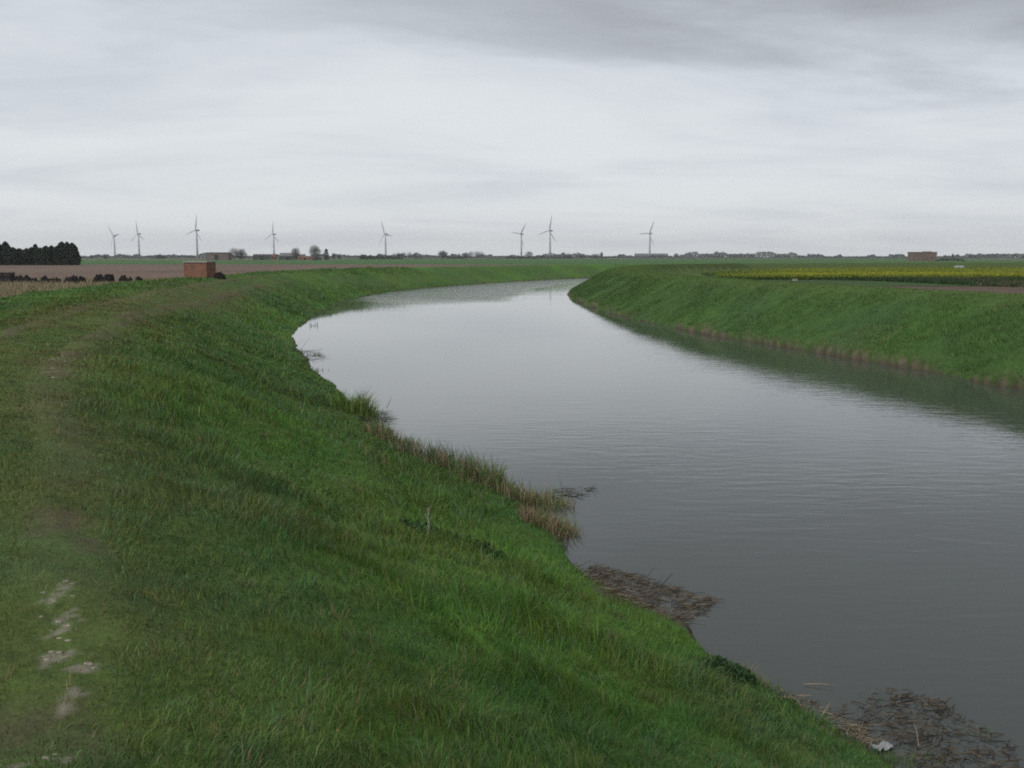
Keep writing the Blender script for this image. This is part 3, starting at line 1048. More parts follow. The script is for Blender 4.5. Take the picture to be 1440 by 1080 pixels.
# ------------------------------------------------------------------ wind turbines
M_TURB = plain('turbine_paint', (.40, .415, .44), .45, .5, .05)
TURBINES = [(166, 332.5, 3050, -38, 'farthest left wind turbine, small, right of the dark conifers'),
            (200, 329.5, 2780, -4, 'second wind turbine from the left, beside the leftmost one'),
            (281, 324.5, 2400, 14, 'tall wind turbine standing behind the brick pump hut'),
            (388, 330, 2830, 8, 'wind turbine rising behind the distant farm buildings'),
            (543.8, 329.5, 2790, -20, 'wind turbine standing behind the low dark hedge'),
            (733, 330, 2800, 38, 'left one of the two close wind turbines near the centre'),
            (773, 325.5, 2440, 16, 'right and taller one of the two close central wind turbines'),
            (912, 329, 2740, 29, 'rightmost wind turbine, standing before the long grey shed')]


def turbine_parts():
    tower, nac, hub, blade = MB(), MB(), MB(), MB()
    hh = 65.0
    tower.tube([(0, 0, 0), (0, 0, 20), (0, 0, 45), (0, 0, hh - 1.2)], [2.7, 2.3, 1.9, 1.5], 16)
    # nacelle runs along +y (downwind), hub toward -y
    nac.tube([(0, -2.0, hh), (0, -1.2, hh), (0, 3, hh + .1), (0, 7.2, hh), (0, 8.0, hh)], [1.2, 1.9, 2.1, 1.7, 1.0], 12)
    hub.tube([(0, -2.0, hh), (0, -3.4, hh), (0, -4.6, hh), (0, -5.2, hh)], [1.5, 1.6, 1.0, .2], 12)
    R = 38.0
    n = 9
    vs, fs = [], []
    for k in range(n):
        t = k / (n - 1)
        r = .8 + t * (R - .8)
        chord = np.interp(t, [0, .08, .2, .6, 1], [1.9, 2.3, 4.4, 2.9, .9])
        th = np.interp(t, [0, .08, .2, 1], [1.6, 1.2, .7, .1])
        tw = math.radians(np.interp(t, [0, .2, 1], [35, 22, 2]))
        for (cx, cy) in ((-.35, 0), (0, -.5), (.65, 0), (0, .5)):
            px, py = cx * chord, cy * th
            vs.append((px * math.cos(tw) - py * math.sin(tw), px * math.sin(tw) + py * math.cos(tw) - .02 * r * t, r))
    for k in range(n - 1):
        for i in range(4):
            j = (i + 1) % 4
            fs.append((4 * k + i, 4 * k + j, 4 * k + 4 + j, 4 * k + 4 + i))
    fs += [(3, 2, 1, 0), (4 * n - 4, 4 * n - 3, 4 * n - 2, 4 * n - 1)]
    blade.add(vs, fs)
    return tower, nac, hub, blade


tower, nac, hub, blade = turbine_parts()
proto = empty('wind_turbine', (0, 0, 0))
pt = [tower.build('tower', M_TURB, proto, smooth=True), nac.build('nacelle', M_TURB, proto, smooth=True), hub.build('hub', M_TURB, proto, smooth=True)]
for k in range(3):
    b = blade.build('blade', M_TURB, proto, smooth=False) if k == 0 else pt[3].copy()
    if k:
        COL.objects.link(b); b.parent = proto
    b.location = (0, -3.4, 65)
    b.rotation_euler = (0, math.radians(120 * k), 0)
    pt.append(b)
for i, (u, v, dist, phase, label) in enumerate(TURBINES):
    if i == 0:
        root, parts = proto, pt
    else:
        root = proto.copy(); COL.objects.link(root)
        parts = []
        for q in pt:
            c = q.copy(); COL.objects.link(c); c.parent = root; parts.append(c)
    tag(root, label, 'wind turbine', 'wind turbines along the horizon')
    root.location = (bearing(u, dist), dist, FIELD - .5)
    root.rotation_euler = (0, 0, math.radians(-48) - math.atan2(bearing(u, dist), dist) * .5)
    for k in range(3):
        parts[3 + k].rotation_euler = (0, math.radians(phase + 120 * k), 0)

# ------------------------------------------------------------------ trees
def foliage_mesh(name, P, size, C, mat, up=0.3):
    """Small two-triangle leaf tufts with random tilt."""
    n = len(P)
    a = RNG.normal(0, 1, (n, 3)); a /= np.linalg.norm(a, axis=1, keepdims=True)
    b = RNG.normal(0, 1, (n, 3)); b -= a * (a * b).sum(1, keepdims=True); b /= np.linalg.norm(b, axis=1, keepdims=True)
    s = np.asarray(size)[:, None] if np.ndim(size) else size
    V = np.stack([P - a * s, P - b * s * .5, P + a * s, P + b * s * .5], 1).reshape(-1, 3)
    q = np.arange(n)[:, None] * 4 + np.array([[0, 1, 2, 3]])
    return mesh_np(name, V, [q], mat, np.repeat(C, 4, axis=0))


def conifer(x, y, h, r, label, group, colour=(.022, .038, .021), n=3000, name='conifer_tree', z=FIELD):
    root = empty(name, (x, y, z))
    tag(root, label, 'tree', group)
    mb = MB(); mb.tube([(0, 0, -.2), (.05, 0, h * .5), (0, .05, h * .93)], [r * .10, r * .06, r * .015], 7)
    mb.build('trunk', M_BARK, root, smooth=True)
    t = RNG.random(n) ** .8
    bl = RNG.uniform(.78, 1.08)
    prof = np.interp(t, [0, .04, .25, .6, .82, .94, 1], [.8, .95, 1.0, .92 * (.6 + .4 * bl), .72 * bl, .42 * bl, .05])
    a = RNG.uniform(0, 6.283, n)
    lump = .78 + .45 * vnoise(a * 1.3 + x, t * 7 + y, 12)
    q = (1 - RNG.random(n) ** 2.2 * .55) * prof * lump * r
    P = np.stack([np.cos(a) * q, np.sin(a) * q, .15 + t * h - .1 * q], 1)
    C = jitter(np.tile(np.array(colour), (n, 1)), n, .3)
    link('crown', foliage_mesh('crown', P, RNG.uniform(.18, .42, n) * max(r / 2.2, .8), C, M_LEAF), root)
    return root


def bare_tree(x, y, h, w, label, group=None, colour=(.085, .07, .062), z=FIELD, dens=1.0, low=.25, name='bare_tree', flat=1.0):
    """Winter tree: trunk, limbs and a haze of fine twigs."""
    root = empty(name, (x, y, z))
    tag(root, label, 'tree', group)
    r = w / 2
    mb = MB()
    tr = h * .028
    mb.tube([(0, 0, -.3), (.1, 0, h * .18), (0, .1, h * .4), (.1, .1, h * .6)], [tr, tr * .8, tr * .6, tr * .35], 7)
    V, C = [], []
    for k in range(16):
        g = k * 2.4 + random.uniform(-.3, .3)
        z0 = h * random.uniform(low * .7, .55); el = random.uniform(.35, 1.2)
        ln = r * random.uniform(.75, 1.0)
        e = (math.cos(g) * ln * math.cos(el) * 1.1, math.sin(g) * ln * math.cos(el) * 1.1, min(z0 + ln * math.sin(el) * 1.2 + h * .06, h * .93))
        m = tuple((p + q) / 2 for p, q in zip((0, 0, z0), e)); m = (m[0], m[1], m[2] + h * .02)
        mb.tube([(0, 0, z0), m, e], [tr * .35, tr * .22, tr * .08], 5)
    mb.build('trunk', M_BARK, root, smooth=True)
    n = int(1500 * dens)
    # twig sprays inside an uneven crown
    d = RNG.normal(0, 1, (n, 3)); d /= np.linalg.norm(d, axis=1, keepdims=True)
    az = np.arctan2(d[:, 1], d[:, 0])
    lump = .72 + .5 * vnoise(az * 1.6 + x, d[:, 2] * 2.5 + y, 19)
    q = RNG.random(n) ** .45 * lump
    hc = h * (1 - low) / 2
    P = np.stack([d[:, 0] * q * r, d[:, 1] * q * r, h * low + hc + d[:, 2] * q * hc * flat], 1)
    out = d * np.array([1, 1, .6]) + np.array([0, 0, .5]) + RNG.normal(0, .35, (n, 3))
    out /= np.linalg.norm(out, axis=1, keepdims=True)
    s = np.cross(out, RNG.normal(0, 1, (n, 3))); s /= np.linalg.norm(s, axis=1, keepdims=True)
    ln = RNG.uniform(.05, .12, n)[:, None] * h; wd = h * .007
    VV = np.stack([P - s * wd, P + s * wd, P + out * ln], 1).reshape(-1, 3)
    tri = np.arange(n)[:, None] * 3 + np.array([[0, 1, 2]])
    col = jitter(np.tile(np.array(colour), (n, 1)), n, .2)
    link('crown', mesh_np('crown', VV, [tri], M_LEAF, np.repeat(col, 3, axis=0)), root)
    return root


def bush(x, y, h, w, label, group=None, colour=(.03, .05, .028), n=900, name='bush', cat='bush', depth=None, z=FIELD, density=1.0):
    """A round or long shrub mass, thick with leaf tufts, and short stems."""
    root = empty(name, (x, y, z))
    tag(root, label, cat, group)
    r = w / 2; dp = depth or min(r, h * .8)
    mb = MB()
    for k in range(5):
        g = k * 1.3
        mb.tube([(0, 0, -.2), (r * .6 * (k / 2 - 1), dp * .2 * math.sin(g), h * .6)], [h * .03, h * .01], 5)
    mb.build('stems', M_BARK, root)
    xx = RNG.uniform(-1, 1, n); t = RNG.random(n) ** .8
    top = np.sqrt(np.clip(1 - np.abs(xx) ** 3, 0, 1)) * (.6 + .55 * fbm(xx * r * .45 + x, np.zeros(n) + y, 23, 3))
    yy = RNG.uniform(-1, 1, n) * dp * np.sqrt(np.clip(1.05 - t ** 2, 0, 1))
    P = np.stack([xx * r, yy, t * top * h], 1)
    C = jitter(np.tile(np.array(colour), (n, 1)), n, .3)
    link('crown', foliage_mesh('crown', P, RNG.uniform(.5, 1.0, n) * h * .13, C, M_LEAF), root)
    return root


# the conifer belt on the left, front row then back row
belt = [(-52, 343), (-40, 346), (-28, 342), (-17, 345), (-7, 342.5), (3, 341.5), (14, 340.8), (24, 348.5), (33, 350.5), (43, 350), (50, 348.5),
        (55.5, 343.8), (62, 349), (70, 346.5), (78, 346.2), (86, 346.8), (92.5, 341), (100, 340.8), (107, 342.5)]
for i, (u, vt) in enumerate(belt):
    y = 436 + random.uniform(-3, 3)
    h = (372.6 - vt) * y / 1440 * 1.0
    if i == len(belt) - 1:
        lab, grp = 'end tree of the dark conifer belt, with a full rounded right side', 'conifers of the dark belt'
    elif u in (55.5,):
        lab, grp = 'slim conifer with a spike tip rising above the middle of the dark belt', 'conifers of the dark belt'
    else:
        lab, grp = 'dark conifer standing tightly in the front of the belt at the left edge', 'conifers of the dark belt'
    conifer(bearing(u, y), y, h, 1.9 if u == 55.5 else random.uniform(2.3, 3.2), lab, grp)
for u in range(-50, 108, 12):
    y = 444 + random.uniform(-3, 3)
    conifer(bearing(u, y), y, random.uniform(5.8, 6.8), 2.8, 'lower dark conifer filling the back of the belt at the left edge', 'conifers filling the back of the belt', n=1700)

# single trees near the farm, about 1.1 km off
FARM = 1120
def far(u, vt, vb, wpx, y):
    """x, y, height and width in metres of a thing spanning those rows and that width on the photo, at distance y."""
    return bearing(u, y), y, (vb - vt) * y / 1440, wpx * y / 1440


def bt(u, vt, vb, wpx, y, label, **kw):
    x, y, h, w = far(u, vt, vb, wpx, y)
    return bare_tree(x, y, h, w, label, **kw)


def bs(u, vt, vb, wpx, y, label, **kw):
    x, y, h, w = far(u, vt, vb, wpx, y)
    return bush(x, y, h, w, label, **kw)


bt(332, 349.5, 366, 13, FARM, 'bare tree with airy top beside the brown barn', low=.1, dens=1.1)
bt(342, 350.5, 366, 15, FARM + 8, 'dense low twiggy tree, right one of the pair by the brown barn', low=.02, dens=2.6, colour=(.07, .06, .058))
bt(418, 348.5, 365.6, 12, FARM + 40, 'bare rounded tree behind the grey farm roof', low=.2, dens=1.2)
bt(445, 345.8, 365.6, 16, FARM + 10, 'tallest bare rounded tree, right of the farm buildings', low=.2, dens=1.6)
x, y, h, w = far(461, 350.5, 366, 7, FARM)
conifer(x, y, h, w * .52, 'dark narrow cypress standing alone by the pale farmhouse', None, (.014, .022, .018), 1500, 'cypress_tree')
bs(448, 361.5, 366, 10, FARM - 4, 'dark bush under the tallest bare tree', colour=(.035, .04, .035))
bt(471, 356, 365.5, 6, FARM + 120, 'small bare tree right of the dark cypress', low=.05, dens=1.2)
bt(479, 358, 365.5, 5, FARM + 130, 'smaller bare tree, second right of the dark cypress', low=.05)
# dark hedge and bare row, u 508-592
for i, (u, vt, w, lab) in enumerate([(513, 356.5, 10, 'left end lump of the dark hedge'), (522, 358, 12, 'dark hedge section next to its left end lump'),
                                     (534, 358.3, 14, 'dark hedge section left of the turbine'), (548, 358.8, 15, 'dark hedge section right of the turbine'),
                                     (561, 360.0, 14, 'low right end section of the dark hedge')]):
    bs(u, vt, 364.2, w, 1500, lab, group='sections of the dark hedge below a turbine', colour=(.022, .038, .024), n=900, name='hedge', cat='hedge')
for u, vt, w in ((556, 355.5, 8), (562, 354.2, 8), (569, 353.8, 8), (577, 354.2, 9), (585, 355.2, 9)):
    bt(u, vt, 363.5, w, 1650, 'bare tree in the pale row behind the dark hedge', group='bare trees behind the dark hedge', low=.1, dens=1.1, colour=(.09, .08, .08))
bs(590, 360.5, 363.5, 12, 1600, 'low scrub at the right end of the bare tree row', n=400)
# clump at u 615-682
bt(623.5, 351.5, 362.5, 13.5, 1800, 'dense round tree at the left of the central distant clump', low=.0, dens=4.5, colour=(.05, .046, .05))
bs(640, 355.3, 362.4, 22, 1800, 'long low dark scrub in the middle of the central distant clump', colour=(.03, .042, .036), n=1200)
bt(655, 353.8, 362.4, 12, 1790, 'dense rounded bush-like tree right of the low dark scrub', low=.0, dens=4, colour=(.05, .048, .052))
for u, vt, w in ((663, 352.2, 8), (671, 351.8, 9), (677, 352.6, 9)):
    bt(u, vt, 362.4, w, 1950, 'pale airy bare tree at the right of the central distant clump', group='pale airy trees of the central clump', low=.1, dens=.9, colour=(.11, .10, .10))
# row at u 712-850
for i, (u, vt, w, lab) in enumerate([(722, 357.0, 20, 'left end of the dark scrub row below two turbines'), (741, 357.6, 22, 'dark scrub below the left of two turbines'),
                                     (760, 358.0, 22, 'dark scrub between the two central turbines'), (780, 358.2, 22, 'dark scrub right of the two central turbines'),
                                     (798, 357.8, 18, 'dark scrub further right along the row')]):
    bs(u, vt, 362.8, w, 1900, lab, group='scrub row below the two central turbines', colour=(.028, .04, .034), n=900, name='scrub', cat='scrub')
bt(744, 351.8, 362, 11, 2000, 'bare tree rising out of the scrub right of a turbine', low=.2, dens=1.3)
bt(799, 354.5, 362, 6, 2000, 'small bare tree above the right part of the scrub row', low=.1)
bt(817, 355.2, 362, 15, 2100, 'broad dense tree right of the scrub row', low=.0, dens=4.0, colour=(.045, .052, .048))
bt(837, 355.4, 362, 16, 2100, 'broad dense tree, second right of the scrub row', low=.0, dens=4.0, colour=(.045, .052, .048))
bt(845, 352.8, 362, 3.5, 2100, 'narrow pointed tree at the end of the row', low=.0, dens=1.6, colour=(.045, .052, .048))
bt(949, 355.2, 362, 8, 2600, 'rounded tree right of the long grey shed', low=.0, dens=3.0, colour=(.05, .055, .055))
# distant single trees to the left and right
for k, (u, vt, w, y, lab) in enumerate([(152, 357.5, 6, 1500, 'small dark tree in the green field, left of the hut'), (133, 358.5, 6, 2200, 'tiny distant tree right of the dark conifers'),
                                        (229, 357.2, 13, 1900, 'dense distant tree between the left turbines and the hut'), (185, 357.6, 10, 2600, 'pale distant tree between the two left turbines'),
                                        (215, 359, 8, 2300, 'low distant tree left of the dense one'), (272, 358, 8, 2300, 'distant tree just left of the tall turbine'),
                                        (1325, 357.5, 7, 2300, 'small distant tree just right of the straw stack'), (1335, 355.8, 3, 2300, 'thin pointed distant tree right of the straw stack'),
                                        (1362, 358, 14, 2600, 'broad pale distant tree in the right skyline'), (1385, 358, 26, 2700, 'long pale distant wood edge in the right skyline'),
                                        (1436, 357.5, 10, 2300, 'dark distant tree at the right edge'), (1152, 357.8, 8, 3000, 'pale distant tree midway along the right skyline'),
                                        (968, 358, 7, 2900, 'tiny distant tree right of the rounded one'), (1008, 358.2, 14, 2900, 'broad distant tree right of the grey shed'),
                                        (1035, 357.6, 26, 3000, 'wide distant wood edge right of the grey shed')]):
    if w > 9:
        bs(u, vt, 362.3, w, y, lab, colour=(.035, .045, .035), n=1500, name='tree_clump', cat='trees')
    else:
        bt(u, vt, 362.3, w, y, lab, low=.0, dens=3.0, colour=(.05, .055, .05))


def treeline():
    """The unbroken low line of far woods and hedges along the horizon."""
    n = 90000
    t = RNG.random(n)
    u = RNG.uniform(-500, 1940, n)
    y = RNG.uniform(2500, 3400, n)
    x = (u - 720) / 1440 * y
    hmax = 4.0 + 7.0 * sstep(.42, .72, fbm(u * .012, u * 0, 33, 4)) + 6 * sstep(.45, .75, fbm(u * .08, u * 0, 39, 3))
    z = FIELD + t * hmax
    C = jitter(np.tile(np.array([.035, .045, .036]), (n, 1)), n, .25)
    me = foliage_mesh('distant_treeline', np.stack([x, y, z], 1), RNG.uniform(1.2, 2.6, n), C, M_LEAF)
    tag(link('distant_treeline', me), 'low blue-grey line of far woods and hedges along the whole horizon', 'treeline', kind='stuff')


treeline()

# ------------------------------------------------------------------ buildings
def brick_material():
    m, nt, out = new_mat('red_brick')
    tc = nd(nt, 'ShaderNodeTexCoord')
    sep = nd(nt, 'ShaderNodeSeparateXYZ')
    nt.links.new(tc.outputs['Object'], sep.inputs[0])
    ad = nd(nt, 'ShaderNodeMath', operation='ADD')
    nt.links.new(sep.outputs['X'], ad.inputs[0]); nt.links.new(sep.outputs['Y'], ad.inputs[1])
    cmb = nd(nt, 'ShaderNodeCombineXYZ')
    nt.links.new(ad.outputs[0], cmb.inputs['X']); nt.links.new(sep.outputs['Z'], cmb.inputs['Y'])
    br = nd(nt, 'ShaderNodeTexBrick', in_Scale=1.0)
    br.inputs['Brick Width'].default_value = .225; br.inputs['Row Height'].default_value = .075; br.inputs['Mortar Size'].default_value = .007
    br.inputs['Color1'].default_value = (.25, .098, .058, 1); br.inputs['Color2'].default_value = (.205, .08, .052, 1)
    br.inputs['Mortar'].default_value = (.22, .17, .13, 1)
    nt.links.new(cmb.outputs[0], br.inputs['Vector'])
    n1 = nd(nt, 'ShaderNodeTexNoise', in_Scale=2.2, in_Detail=6.0)
    nt.links.new(tc.outputs['Object'], n1.inputs['Vector'])
    r = nd(nt, 'ShaderNodeMapRange'); r.inputs['From Min'].default_value = .3; r.inputs['From Max'].default_value = .7
    r.inputs['To Min'].default_value = .75; r.inputs['To Max'].default_value = 1.2
    nt.links.new(n1.outputs['Fac'], r.inputs['Value'])
    sc = nd(nt, 'ShaderNodeVectorMath', operation='SCALE')
    nt.links.new(br.outputs['Color'], sc.inputs[0]); nt.links.new(r.outputs['Result'], sc.inputs['Scale'])
    p = nd(nt, 'ShaderNodeBsdfPrincipled', in_Roughness=.9)
    nt.links.new(sc.outputs['Vector'], p.inputs['Base Color'])
    nt.links.new(p.outputs[0], out.inputs['Surface'])
    return m


M_BRICK = brick_material()
M_CONC = plain('concrete', (.33, .32, .30), .85, 5, .2, .01)
M_DARK = plain('dark_opening', (.012, .012, .012), .8, 5, .2)
M_BLACK = plain('black_sheeting', (.020, .018, .018), .9, 6, .5, .03, .1)

# brick pump hut on the bank
hx, hy = bearing(284, 88), 88
hz = float(height(np.array([hx]), np.array([hy]))[0][0]) - .25
hz = H - (392.0 - 361) / 1440 * 88
hut = empty('brick_hut', (hx, hy, hz), math.radians(-3.2))
tag(hut, 'small red brick hut with flat pale concrete roof on the bank', 'hut')
mb = MB(); mb.box(-.97, .97, -1.15, 1.15, -.9, 1.40); mb.build('wall', M_BRICK, hut)
mb = MB(); mb.box(-1.04, 1.04, -1.22, 1.22, 1.40, 1.53); mb.build('roof', M_CONC, hut, bevel=.015)
mb = MB(); mb.box(.28, .58, -1.175, -1.153, .02, .18); mb.build('vent', M_DARK, hut)


def heap(x, y, z, w, d, h, label, name='heap', cat='heap', group=None, blocky=.5, seed=1, mat=None):
    """A lumpy pile: a displaced grid dome with its own skirt."""
    rng = np.random.default_rng(seed)
    n = 18
    g = np.linspace(-1, 1, n)
    X, Y = np.meshgrid(g, g)
    e = np.maximum(np.abs(X), np.abs(Y)) * blocky + np.hypot(X, Y) * (1 - blocky)
    prof = np.clip(1.0 - e ** 4, 0, 1) ** .6
    Z = prof * h * (.25 + 1.1 * fbm(X * 3.4 + seed * 3.1, Y * 2.2, seed, 4) + .22 * rng.random(X.shape)) - .15 * (prof <= 0)
    P = np.stack([X.ravel() * w / 2 + rng.normal(0, .02, n * n), Y.ravel() * d / 2 + rng.normal(0, .02, n * n), Z.ravel()], 1)
    idx = np.arange(n * n).reshape(n, n)
    q = np.stack([idx[:-1, :-1], idx[:-1, 1:], idx[1:, 1:], idx[1:, :-1]], -1).reshape(-1, 4)
    me = mesh_np(name, P, [q], mat or M_BLACK)
    return tag(link(name, me, None, (x, y, z)), label, cat, group)


heap(bearing(311, 87), 87, H - (392 - 361) / 1440 * 87, 1.05, .6, .50, 'black plastic covered heap against the right side of the brick hut', seed=2, blocky=.3)

# dark stacks along the field margin on the left
Y0 = 128.0
def pos(u, v):  # foot of the stack
    return bearing(u, Y0), Y0, FIELD
x, y, z = pos(3, 396)
st = empty('bale_stack', (x, y, z))
tag(st, 'long flat-topped dark stack at the left edge of the field', 'stack')
mb = MB()
for r in range(3):
    for k in range(5):
        o_ = random.uniform(-.04, .04)
        mb.box(-3.3 + k * 1.0 + o_, -2.33 + k * 1.0 + o_, -.6 + random.uniform(-.05, .05), .6, .05 + r * .52, .05 + r * .52 + .51)
mb.build('bales', plain('dark_weathered_bales', (.035, .028, .030), .85, 3, .5, .05), st, bevel=.06)
mb = MB(); mb.box(-3.35, 1.72, -.65, .65, 1.63, 1.70); mb.build('cover', plain('grey_cover_sheet', (.06, .052, .05), .6, 3, .3, .02), st, bevel=.02)
GH = 'dark heaps along the field edge'
for i, (u, vt, w, lab) in enumerate([(33, 386.5, 14, 'dark rounded heap next to the flat-topped stack'), (46, 388.5, 15, 'dark ragged heap, second right of the flat-topped stack'),
                                     (61, 390, 6, 'small low brown-black heap right of the ragged one'), (71, 388, 8, 'dark upright heap with a peaked top'),
                                     (85, 389, 11, 'lowest blackest heap, half sunk in straw grass'), (93, 389.5, 9, 'black heap touching the blackest one'),
                                     (102, 386.8, 12, 'dark rounded heap with a grey sheen right of the blackest one'), (119, 387, 5, 'narrow small dark heap standing apart'),
                                     (143, 384.8, 11, 'dark double-humped heap near the middle of the field edge'), (160, 384.5, 10, 'blackest heap close left of the track to the hut'),
                                     (178, 387, 13, 'low long dark heap nearest the hut'), (192, 389, 6, 'last small dark heap toward the brick hut')]):
    px = Y0 / 1440
    vb = 398 if u < 100 else 396
    heap(bearing(u, Y0), Y0 + random.uniform(-2, 2), FIELD, w * px * 1.6, random.uniform(1.0, 1.6), (401 - vt) * px * .92, lab, group=GH, seed=30 + i, blocky=random.uniform(.5, 1.0),
         mat=M_BLACK)


def barn(name, u0, u1, vt, vb, y, wall, roof, label, cat, roof_frac=.35, depth=12, door=True, windows=0, chimney=False, door_mat=None, over=.3):
    x0, x1 = bearing(u0, y), bearing(u1, y)
    h = (vb - vt) * y / 1440
    w = x1 - x0
    root = empty(name, ((x0 + x1) / 2, y, FIELD - .1))
    tag(root, label, cat)
    eave = h * (1 - roof_frac)
    m = MB()
    m.box(-w / 2, w / 2, 0, depth, 0, eave)
    for s in (-1, 1):                     # gable ends
        xa = s * w / 2; xb = s * (w / 2 - .25)
        m.add([(xa, 0, eave), (xa, depth, eave), (xa, depth / 2, h - .3), (xb, 0, eave), (xb, depth, eave), (xb, depth / 2, h - .3)],
              [(0, 1, 2), (5, 4, 3), (0, 3, 4, 1), (1, 4, 5, 2), (2, 5, 3, 0)])
    m.build('wall', wall, root)
    r = MB(); r.gable(-w / 2 - over, w / 2 + over, -over, depth + over, eave - .1, h - .25, .25)
    ro = r.build('roof', roof, root)
    if chimney:
        c = MB(); c.box(w * .25, w * .25 + .9, depth / 2 - .5, depth / 2 + .5, h - .8, h + 1.2); c.build('chimney', M_BRICK, ro)
    if door:
        d = MB(); d.box(-w * .10, w * .08, -.06, -.003, .05, eave * .75); d.build('door', door_mat or M_DARK, root)
    for k in range(windows):
        c = -w / 2 + w * (k + .5) / windows
        if door and abs(c) < w * .14:
            continue
        wi = MB(); wi.box(c - .6, c + .6, -.06, -.003, eave * .4, eave * .4 + 1.2); wi.build('window', M_DARK, root)
    return root


M_BROWNW = plain('brown_boards', (.15, .115, .095), .85, .8, .25)
M_DKROOF = plain('dark_roof', (.05, .045, .045), .7, .6, .25)
M_GREYR = plain('grey_sheet_roof', (.14, .14, .145), .6, .4, .2)
M_REDR = plain('red_tile_roof', (.17, .085, .065), .8, 1.2, .25)
M_PALEW = plain('pale_render', (.32, .29, .27), .8, .8, .15)
M_GREENW = plain('dark_green_sheet', (.05, .06, .05), .7, .5, .25)
barn('barn', 292, 324, 355.2, 366, 1140, M_BROWNW, M_DKROOF, 'long brown barn with dark roof behind the brick hut', 'barn', .12, 14)
barn('farm_shed', 358.5, 384, 357.6, 365.8, 1150, M_GREENW, M_DKROOF, 'low dark green farm shed at the left of the farm', 'shed', .3, 10)
barn('brick_cottage', 383.5, 389.5, 357.8, 365.9, 1140, M_BRICK, M_REDR, 'tiny red brick cottage between two farm sheds', 'cottage', .3, 7, windows=2)
barn('grey_barn', 394.5, 419, 355.8, 365.8, 1160, M_GREENW, M_GREYR, 'grey roofed barn in the middle of the farm', 'barn', .45, 18)
barn('farm_outbuilding', 421, 441, 360, 365.8, 1150, M_BRICK, M_REDR, 'low red roofed outbuilding right of the grey barn', 'outbuilding', .35, 7, windows=3)
barn('farmhouse', 449.5, 457.5, 357.6, 365.8, 1160, M_PALEW, M_DKROOF, 'pale farmhouse beside the dark cypress', 'house', .35, 7, windows=2, chimney=True)
barn('warehouse', 893, 938, 355.8, 362.2, 2950, M_GREYR, M_GREYR, 'long pale grey shed behind the rightmost turbine', 'shed', .3, 40)

# straw stack on the right
x0, x1 = bearing(1277.5, 860), bearing(1313.5, 860)
w = x1 - x0
ss = empty('straw_stack', ((x0 + x1) / 2, 860, FIELD - .1))
tag(ss, 'large brown block-shaped straw stack alone on the right skyline', 'stack')
hS = (367.5 - 355.6) * 860 / 1440
M_STRAW = plain('weathered_straw', (.165, .12, .10), .95, .9, .35, .2)
mb = MB()
for r in range(6):
    z0, z1 = hS * r / 6, hS * (r + 1) / 6 - .03
    inset = .35 * (1 - abs(r - 2.5) / 2.5) + .1 * (r % 2)
    k = 9
    for q in range(k):
        xa = -w / 2 + inset * .8 + (w - 1.6 * inset) * q / k
        xb = -w / 2 + inset * .8 + (w - 1.6 * inset) * (q + 1) / k - .05
        mb.box(xa, xb, inset * .5 + random.uniform(-.12, .12), 9, z0, z1)
mb.build('bales', M_STRAW, ss, bevel=.1)
mb = MB()
for q in range(9):
    xa = -w / 2 - .15 + (w + .3) * q / 9
    mb.box(xa, xa + (w + .3) / 9 - .05, -.25, 9.3, hS, hS + .55 + (.5 if q in (5, 6) else 0) + random.uniform(-.06, .06))
mb.build('top_bales', plain('pale_top_straw', (.20, .145, .115), .95, .9, .3, .2), ss, bevel=.1)
bs(1332, 362.6, 367.2, 40, 850, 'low dark green mound of scrub right of the straw stack', colour=(.03, .045, .026), n=1600)

# concrete outfall headwall at the corner of the crop
x, y = bearing(1116, 150), 150
hw = empty('concrete_headwall', (x, y, H - (397 - 361) / 1440 * 150))
tag(hw, 'small pale concrete headwall at the near corner of yellow crop', 'headwall')
mb = MB(); mb.box(-.32, .32, -.12, .12, -.6, .48); mb.build('wall', M_CONC, hw, bevel=.02)
mb = MB(); mb.box(-.37, .37, -.17, .17, .48, .55); mb.build('coping', M_CONC, hw, bevel=.02)
mb = MB(); mb.tube([(0, -.30, .05), (0, -.121, .05)], [.17, .17], 16); mb.build('pipe', M_GREYR, hw)

# pale sheeting in the crop far right
x, y = bearing(1347, 292), 292
z = float(height(np.array([x]), np.array([y]))[0][0])
z = H - (373.9 - 361) / 1440 * 292
mb = MB()
for k in range(5):
    mb.frustum([(-1.75 + k * .5, -1.27 + k * .5, -.5, .5, -1.2), (-1.73 + k * .5, -1.29 + k * .5, -.4, .4, -.05), (-1.70 + k * .5, -1.32 + k * .5, -.2, .2, .06)])
o = mb.build('plastic_sheeting', plain('white_plastic_sheet', (.42, .44, .44), .4, 4, .15), None, (x, y, z), .05)
tag(o, 'low white plastic-covered row beyond the yellow crop', 'sheeting')

# ------------------------------------------------------------------ air
def haze():
    R = 6600
    mb = MB(); mb.box(-R, R, -R, R, -3.2, 109)
    m, nt, out = new_mat('pale_air')
    v = nd(nt, 'ShaderNodeVolumePrincipled')
    v.inputs['Color'].default_value = (.97, .985, 1.0, 1)
    v.inputs['Density'].default_value = HAZE
    nt.links.new(v.outputs[0], out.inputs['Volume'])
    o = mb.build('haze', m)
    tag(o, 'pale even haze lying over the flat land', 'haze', kind='stuff')


HAZE = 0.00009
if HAZE > 0:
    haze()

# ------------------------------------------------------------------ sky and light
SUN_EL, SUN_AZ = math.radians(42), math.radians(215)      # azimuth clockwise from +Y


SKY_OFFSET, SKY_TURN = (5.7, 9.1, 0), -0.2


